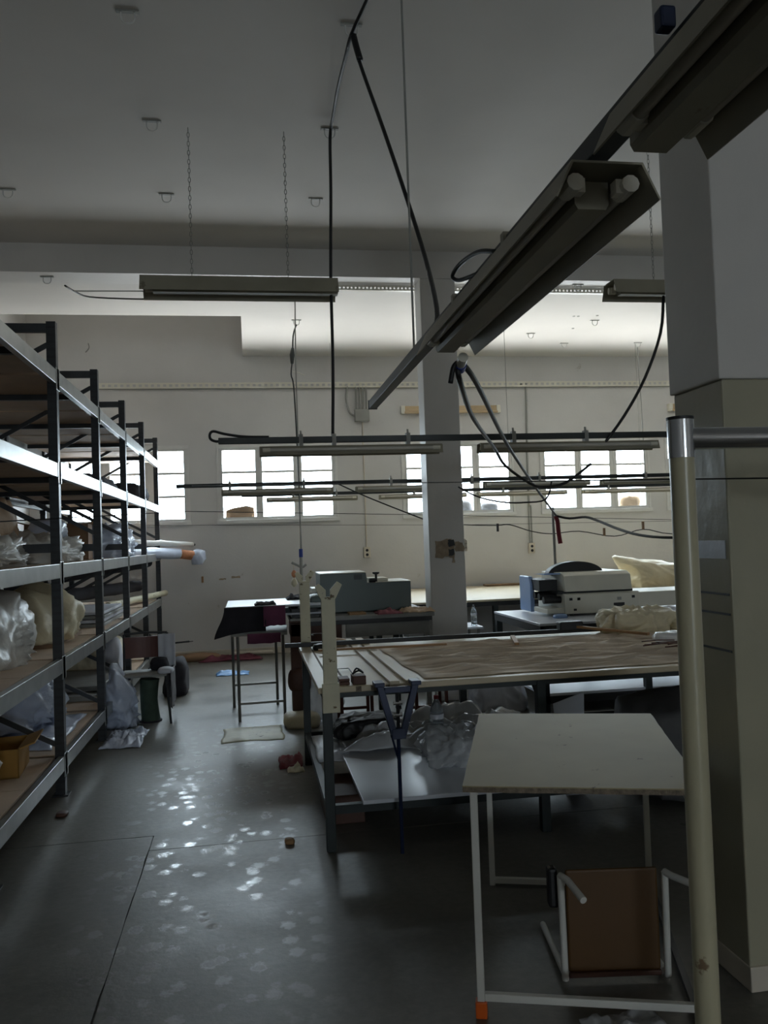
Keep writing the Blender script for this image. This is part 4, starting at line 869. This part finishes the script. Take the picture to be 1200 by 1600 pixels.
for i, (x0, x1, y, z, lb) in enumerate((
    (.08, 1.335, y2, z2-.085, 'long strip light under the nearest cross rail, left of the pillar'),
    (1.605, 2.94, y2, z2-.085, 'long strip light under the nearest cross rail, right of the pillar'),
    (-.29, .915, 9.14, 2.135, 'strip light under the middle cross rail in front of the second window'),
    (1.17, 2.38, 9.14, 2.135, 'strip light under the middle cross rail passing behind the pillar'),
    (2.64, 3.90, 9.14, 2.150, 'strip light under the middle cross rail in front of third and fourth windows'),
    (4.05, 5.30, 9.14, 2.150, 'strip light under the middle cross rail at the fourth window right side'),
    (.24, 1.49, 11.49, 2.165, 'strip light under the farthest cross rail at the second window'),
    (1.80, 3.05, 11.49, 2.165, 'strip light under the farthest cross rail behind the pillar'),
    (3.20, 4.55, 11.49, 2.165, 'strip light under the farthest cross rail between third and fourth windows'),
    (4.80, 6.20, 11.49, 2.165, 'strip light under the farthest cross rail at the fourth window'))):
    if i < 1: base = fixture(lb, ((x0+x1)/2, y, z), x1-x0, 'x', 0, gB, wd=.055 if y > 8 else .06)
    else: fixture(lb, ((x0+x1)/2, y, z), x1-x0, 'x', 0, gB, wd=.055 if y > 8 else .06)
cross_rail('grey lighting rail in the middle of the three crossing the room', -.766, 6.4, 9.14, 2.225, (-.2, .6, 1.57, 2.5, 3.3, 4.6))
cross_rail('grey lighting rail farthest of the three, close to the back wall', -.1, 7.2, 11.49, 2.245, (.6, 1.2, 2.3, 3.6, 5.2))

for nm_, xs_, y_, z_ in (('rail.001', (2.95, 5.6), 9.14, 2.267), ('rail.002', (1.18, 5.72), 11.49, 2.287)):
    ro = [o for o in COL.objects if o.name.startswith('lighting_rail') and abs(o.location.y-y_) < .01][0]
    for x_ in xs_: MB().tube([(x_, y_, z_), (x_, y_, CF)], .003, 5).build('hanger', 'conduit', ro)
def hook(label, x, y, z):
    t = thing('ceiling_hook', label, 'hook', (x, y, z-.07), 0, 'hooks in the ceiling')
    MB().box(x-.06, x+.06, y-.014, y+.014, z-.008, z).build('plate', 'conduit', t, bevel=.002)
    MB().tube([(x-.035, y, z-.006), (x-.034, y, z-.045), (x-.016, y, z-.066), (x+.016, y, z-.066), (x+.034, y, z-.045), (x+.035, y, z-.006)], .0045, 8, 3).build('loop', 'frame', t, smooth=True)
    return t
HK = [(-.56, 4.47, 'ceiling hook nearest the top left of the view'), (-.566, 5.63, 'ceiling hook just left of the left light chain top'), (-1.795, 6.81, 'ceiling hook at the far left edge near the beam'),
      (-.585, 6.81, 'ceiling hook above the left end of the hanging trough light'), (.619, 6.81, 'ceiling hook right of the black cable near the beam'), (.625, 5.63, 'ceiling hook the black cable runs through, halfway to the beam'),
      (.635, 4.46, 'ceiling hook where the black cable forks')]
for x, y, l in HK: hook(l, x, y, CZ)
for x, y, l in ((-1.81, 8.13, 'hook under the concrete beam at left'), (3.44, 8.13, 'hook under the concrete beam at right by the cable tray')): hook(l, x, y, BZ)
for x, y, l in ((4.47, 9.14, 'hook on the far ceiling just below the right trough light'), (4.53, 10.2, 'hook on the far ceiling among small dark holes'), (4.6, 11.45, 'hook on the far ceiling nearest the back wall, left'),
                (5.72, 11.4, 'hook on the far ceiling nearest the back wall, right'), (.568, 9.14, 'hook on the far ceiling over the twin hanging wires'), (.647, 10.3, 'hook on the far ceiling holding the knotted cable'), (3.9, 10.9, 'small hook on the bright far ceiling left of the others')): hook(l, x, y, CF)
fd = MB()
for x, y in ((4.17, 10.02), (4.23, 10.02), (4.47, 9.98), (4.40, 10.62)): disc(fd, (x, y, CF-.006), .018, .008, 8)
fd.build('bolt_plugs', 'conduit', label='small dark anchor plugs scattered on the bright far ceiling', cat='anchors')
# perforated cable trays at the beam and along the back wall
def tray(label, x0, x1, y, z, n, hh=.045, m='holder'):
    t = thing('cable_tray', label, 'cable tray', ((x0+x1)/2, y, z)); b = MB(); d = .05
    b.box(x0, x1, y-.003, y, z, z+hh*.28); b.box(x0, x1, y-.003, y, z+hh*.72, z+hh); b.box(x0, x1, y, y+d, z, z+.003)
    st_ = (x1-x0)/n
    for k in range(n): b.box(x0+k*st_, x0+k*st_+st_*.5, y-.003, y, z+hh*.28, z+hh*.72)
    b.build('perforated_side', m, t)
    if hh > .06: MB().tube([(x0, y+.02, z-.008), ((x0+x1)/2, y+.02, z-.011), (x1, y+.02, z-.008)], .006, 6).build('tray_shadow_line', 'conduit', t)  # thin grey tube added as the shadow line under the wall tray
    return t
tray('pale perforated cable tray on the back wall above the windows', XL+.9, XR-.1, YB-.055, 3.89, 130, .08)
tray('bright perforated tray under the beam edge left of the pillar', .62, 1.735, BY1-.06, BZ-.046, 28)
tray('bright perforated tray under the beam edge right of the pillar', 2.12, 5.4, BY1-.06, BZ-.046, 80)

# ================================================================== CABLES
def cable(name, label, pts, r, m='black', sm=4, n=6, cat='cable', group=None):
    return MB().tube(pts, r, n, sm).build(name, m, smooth=True, label=label, cat=cat, group=group)
cable('hanging_cable', 'black cable dropping from the ceiling hooks to the nearest cross rail', [(.735, 3.9, 4.43), (.69, 4.2, 4.43), (.633, 4.44, 4.385), (.622, 4.6, 4.37), (.618, 5.0, 4.40), (.626, 5.4, 4.42), (.625, 5.62, 4.38), (.619, 5.63, 4.005), (.601, 5.64, 3.429), (.597, 5.65, 2.855), (.590, 5.65, 2.591), (.579, 5.65, 2.326)], .011)
cable('hanging_cable', 'black cable slanting from the forked hook down to the aisle rail', [(.635, 4.44, 4.39), (.662, 4.42, 4.233), (.733, 4.1, 3.674), (.778, 3.8, 3.199), (.789, 3.5, 2.812), (.70, 2.95, 2.44), (.655, 2.8, 2.32)], .010)
cable('cable_knot', 'thick taped knot of black cable just below the forked hook', [(.640, 4.43, 4.37), (.652, 4.42, 4.30), (.668, 4.40, 4.215)], .018)
cable('flex_cable', 'black flex sagging from the near light plug across the third window', [(.715, 2.75, 2.19), (.74, 2.8, 2.132), (.977, 3.5, 2.111), (1.463, 4.8, 2.122), (1.653, 5.2, 2.051), (1.883, 5.4, 1.947), (2.018, 5.5, 1.925), (2.178, 5.5, 1.952), (2.41, 5.6, 2.087)], .010)
cable('flex_cable', 'black flex slanting from the near light plug down to the red rag', [(.735, 2.75, 2.19), (.855, 3.0, 2.17), (1.436, 4.5, 2.128), (2.103, 6.0, 2.0), (3.013, 7.9, 1.777)], .011)
cable('flex_cable', 'short black cable end dangling beside the near light plug', [(.709, 2.72, 2.19), (.695, 2.72, 2.172), (.683, 2.72, 2.12)], .009)
cable('flex_cable', 'black cable curving from the right trough light down to the nearest cross rail', [(3.024, 5.60, 3.30), (2.962, 5.55, 3.019), (2.853, 5.6, 2.705), (2.678, 5.6, 2.427), (2.50, 5.62, 2.20)], .011)
cable('thick_cable', 'thick black cable sagging from the red rag toward the pipe rail', [(3.013, 7.9, 1.777), (3.112, 7.8, 1.745), (3.195, 7.6, 1.749), (3.236, 7.4, 1.705), (3.239, 7.0, 1.625), (3.252, 6.6, 1.563), (3.326, 6.2, 1.536), (3.6, 5.8, 1.54), (4.2, 5.6, 1.6)], .013)
cable('thin_flex', 'thin black flex hanging in front of the third window bottom', [(1.45, 5.66, 1.95), (1.537, 5.6, 1.89), (1.632, 5.6, 1.856), (1.77, 5.6, 1.83), (1.91, 5.6, 1.826), (2.065, 5.6, 1.845), (2.12, 5.62, 1.97)], .006)
cable('thin_wire', 'wavy thin wire crossing below the third and fourth windows', [(2.0, 8.28, 1.75), (2.376, 9.0, 1.733), (2.722, 9.0, 1.715), (2.886, 9.0, 1.717), (3.13, 9.0, 1.637), (3.371, 9.0, 1.6), (3.7, 9.0, 1.618), (4.121, 9.0, 1.546), (4.477, 9.0, 1.615), (4.83, 9.0, 1.551), (5.6, 9.0, 1.56), (7.2, 9.0, 1.58), (8.99, 9.0, 1.62)], .006)
for x, z in ((2.74, 1.69), (4.0, 1.60), (4.477, 1.66)): MB().box(x-.012, x+.012, 8.99, 9.01, z-.045, z+.045).build('wire_tag', 'card' if x > 3 else 'black', label='small %s tag hanging on the wavy thin wire, %s' % (('black', 'nearest the pillar') if x < 3 else (('brown', 'in the middle') if x < 4.2 else ('brown', 'nearest the pipe'))), cat='tag')
cable('taut_wire', 'taut thin wire crossing the room below the window sills', [(-1.24, 4.26, 1.75), (-.595, 8.0, 1.93), (1.70, 8.95, 1.866), (5.107, 9.5, 1.721), (8.99, 10.1, 1.58)], .0035, sm=0)
cable('taut_wire', 'taut thin wire along the back wall a little under the sills', [(-1.245, 10.42, 1.876), (2.6, 10.0, 1.748), (8.99, 10.0, 1.66)], .0025, sm=0)
cable('taut_wire', 'taut thin wire running from the far left rail toward the near right pillar', [(-.577, 8.8, 2.226), (1.66, 2.45, 1.755), (1.884, 1.815, 1.708)], .003, sm=0)
cable('tilted_cord', 'dark cord slanting down from the second window toward the pillar', [(.908, 9.0, 2.25), (1.251, 9.0, 2.084), (1.601, 9.0, 1.933), (1.891, 9.0, 1.812)], .008)
cable('ceiling_cable', 'thin cable sagging along the far ceiling behind the hanging trough light', [(-1.694, 8.34, 4.16), (-1.648, 8.6, 4.178), (-1.567, 8.9, 4.217), (-1.21, 9.1, 4.26), (-.945, 9.1, 4.263), (-.612, 9.14, 4.313), (-.341, 9.14, 4.289), (.14, 9.14, 4.266), (.526, 9.14, 4.285), (.56, 9.14, 4.31)], .009)
cable('ceiling_cable', 'pale grey cable end running right along the beam from the sagging cable', [(-1.66, 8.55, 4.172), (-1.373, 8.5, 4.16), (-.932, 8.42, 4.14)], .007, 'conduit')
dr = thing('drop_cable', 'twin grey wires hanging from the far ceiling to a blue connector', 'cable', (.56, 9.10, 1.15))
MB().tube([(.568, 9.14, 4.30), (.556, 9.17, 3.63), (.554, 9.175, 2.709), (.55, 9.17, 1.934), (.544, 9.14, 1.52)], .008, 6, 4).build('wire', 'conduit', dr, smooth=True)
MB().tube([(.544, 9.14, 1.53), (.544, 9.14, 1.44)], .022, 10).build('blue_connector', 'bright_blue', dr, smooth='auto')
MB().tube([(.544, 9.14, 1.44), (.54, 9.14, 1.10)], .018, 10).build('hook_body', 'conduit', dr, smooth='auto')
MB().tube([(.44, 9.14, 1.385), (.50, 9.14, 1.355), (.55, 9.14, 1.33), (.60, 9.14, 1.36)], .014, 8, 3).build('balance_arm', 'conduit', dr, smooth=True)
MB().tube([(.46, 9.14, 1.37), (.462, 9.14, 1.30)], .004, 6).build('string', 'tile', dr)
MB().lathe((.462, 9.14, 1.22), [(.008, 0), (.026, .02), (.03, .05), (.012, .08)], 10).build('red_tag', 'peach', dr, smooth=True)
MB().lathe((.462, 9.14, 1.12), [(.008, 0), (.035, .03), (.03, .07), (.01, .1)], 10).build('pale_tag', 'cream_sack', dr, smooth=True)
dc = thing('drop_cable', 'knotted grey cable hanging from the far ceiling hook to the bench', 'cable', (.6, 10.3, 1.2))
MB().tube([(.647, 10.3, 4.31), (.602, 10.3, 4.168), (.585, 10.3, 3.887), (.563, 10.3, 3.687), (.59, 10.3, 3.527), (.608, 10.3, 2.85), (.615, 10.3, 2.0), (.62, 10.3, 1.3)], .010, 6, 4).build('wire', 'rail', dc, smooth=True)
MB().tube([(.592, 10.3, 4.02), (.583, 10.3, 3.93), (.578, 10.3, 3.82)], [.015, .032, .018], 8, 4).build('cable_knot', 'rail', dc, smooth=True)
MB().tube([(.578, 10.28, 3.72), (.66, 10.27, 3.70), (.72, 10.26, 3.67)], .004, 5).build('tie_strip', 'holder', dc)
rr = cable('red_rag_strip', 'red cloth strip tied to the slanting black flex', [(3.005, 7.9, 1.775), (3.02, 7.89, 1.72), (3.03, 7.9, 1.62), (3.045, 7.9, 1.50)], .022, 'red', cat='rag')
MB().tube([(3.20, 8.46, T2Z), (3.19, 8.46, 1.88)], .014, 10).build('steel_pole', 'thin_steel', smooth='auto', label='thin grey steel pole standing behind the dark dome', cat='pole')
cable('hanging_string', 'thin pale string hanging from the far ceiling near the back wall', [(1.18, 11.0, 4.36), (1.175, 11.0, 3.95)], .005, 'conduit', 0, cat='string')
cable('hanging_string', 'thin pale rod hanging from the far ceiling nearest the back wall, right', [(5.72, 11.42, 4.31), (5.74, 11.42, 3.2), (5.75, 11.42, 2.29)], .008, 'conduit', 0, cat='rod')

# ================================================================== ON THE BACK WALL
jb = thing('junction_box', 'grey junction box with five conduits on the back wall', 'junction box', (1.70, YB-.05, 3.37))
MB().box(1.595, 1.815, YB-.09, YB, 3.375, 3.56).build('box', 'conduit', jb, bevel=.01)
for k in range(4): MB().tube([(1.625+.052*k, YB-.045, 3.55), (1.625+.052*k, YB-.045, 3.91)], .014, 8).build('conduit', 'conduit', jb, smooth='auto')
MB().tube([(1.50, YB-.045, 3.91), (1.48, YB-.045, 3.72), (1.52, YB-.05, 3.52), (1.60, YB-.05, 3.46)], .016, 8, 4).build('conduit', 'conduit', jb, smooth=True)
def socket(label, x, z, ztop, n=1, m='tile'):
    t = thing('wall_socket', label, 'socket', (x, YB-.03, z-.09))
    MB().box(x-.05, x+.05, YB-.05, YB, z-.09, z+.07).build('box', m, t, bevel=.008)
    for k in range(2): MB().tube([(x, YB-.058, z-.045+.065*k), (x, YB-.048, z-.045+.065*k)], .021, 12).build('outlet', 'black', t, smooth='auto')
    for k in range(n): MB().tube([(x-.02*(n-1)+.04*k, YB-.012, z+.06), (x-.02*(n-1)+.04*k, YB-.012, ztop)], .010, 8).build('conduit', 'tile' if n == 1 else 'conduit', t, smooth='auto')
    return t
socket('double socket on the back wall below the grey junction box', 1.714, 1.43, 3.38)
s2 = socket('double socket on the back wall between third and fourth windows', 4.275, 1.40, 2.05, 2)
MB().tube([(4.20, YB-.03, 3.93), (4.26, YB-.03, 3.915), (4.29, YB-.02, 3.86), (4.271, YB-.014, 2.937), (4.262, YB-.014, 2.03)], .016, 8, 4).build('conduit', 'conduit', s2, smooth=True)
for x0, x1, lb in ((2.30, 3.85, 'yellowed batten lamp on the back wall behind the pillar'), (6.63, 8.1, 'yellowed batten lamp on the back wall at the right end')):
    t = thing('wall_batten', lb, 'light fixture', ((x0+x1)/2, YB-.04, 3.50))
    MB().box(x0+.06, x1-.06, YB-.07, YB, 3.50, 3.60).build('housing', 'wood_batten', t, bevel=.006)
    for x in (x0, x1-.06): MB().box(x, x+.06, YB-.085, YB, 3.485, 3.605).build('end_cap', 'holder', t, bevel=.006)
    MB().tube([(x0+.05, YB-.085, 3.50), (x1-.05, YB-.085, 3.50)], .018, 10).build('fluorescent_tube', 'wood_batten', t, smooth='auto')
cable('wire_end', 'bent wire end poking from the wall high at left', [(-2.2, YB-.01, 4.55), (-2.19, YB-.03, 4.48), (-2.24, YB-.02, 4.42)], .008, 'conduit')
MB().box(-.71, -.68, YB-.012, YB, 1.07, 1.16).build('wall_latch', 'stick', bevel=.003, label='small brown wooden peg on the wall beside the rack end', cat='peg')
for k, (x, z, w_, h_) in enumerate(((-.41, 1.11, .10, .022), (-.22, 1.13, .12, .03))):
    MB().prism(rough_poly([(x-w_/2, z-h_/2), (x+w_/2, z-h_/2), (x+w_/2, z+h_/2), (x-w_/2, z+h_/2)], 4, .006), 'y', YB-.003, YB+.004).build('plaster_chip', 'plaster', wall_back)
# things on the outer sills
def sill_box(label, x0, x1, z1): MB().prism([(x0, OZ0), (x1, OZ0), (x1-.01, z1), (x1-.12, z1+.03), (x0+.12, z1), (x0+.02, z1-.03)], 'y', YB+.075, YB+.22).build('sill_carton', 'card', bevel=.004, label=label, cat='box')
sill_box('brown torn carton on the sill outside the second window', -.35, .08, 2.14)
soft('sill_bag', 'pale bag on the sill outside the fourth window', 'bag', 'beige_sack', (5.98, YB+.15, OZ0), (.42, .16, .24), 131, sub=3)
soft('sill_bag', 'grey bag on the sill outside the third window, right pane', 'bag', 'grey_cloth', (3.66, YB+.15, OZ0), (.36, .16, .18), 132, sub=3)
soft('sill_bag', 'grey bundle on the sill outside the third window, middle pane', 'bag', 'grey_cloth', (3.3, YB+.15, OZ0), (.24, .16, .22), 133, sub=3)
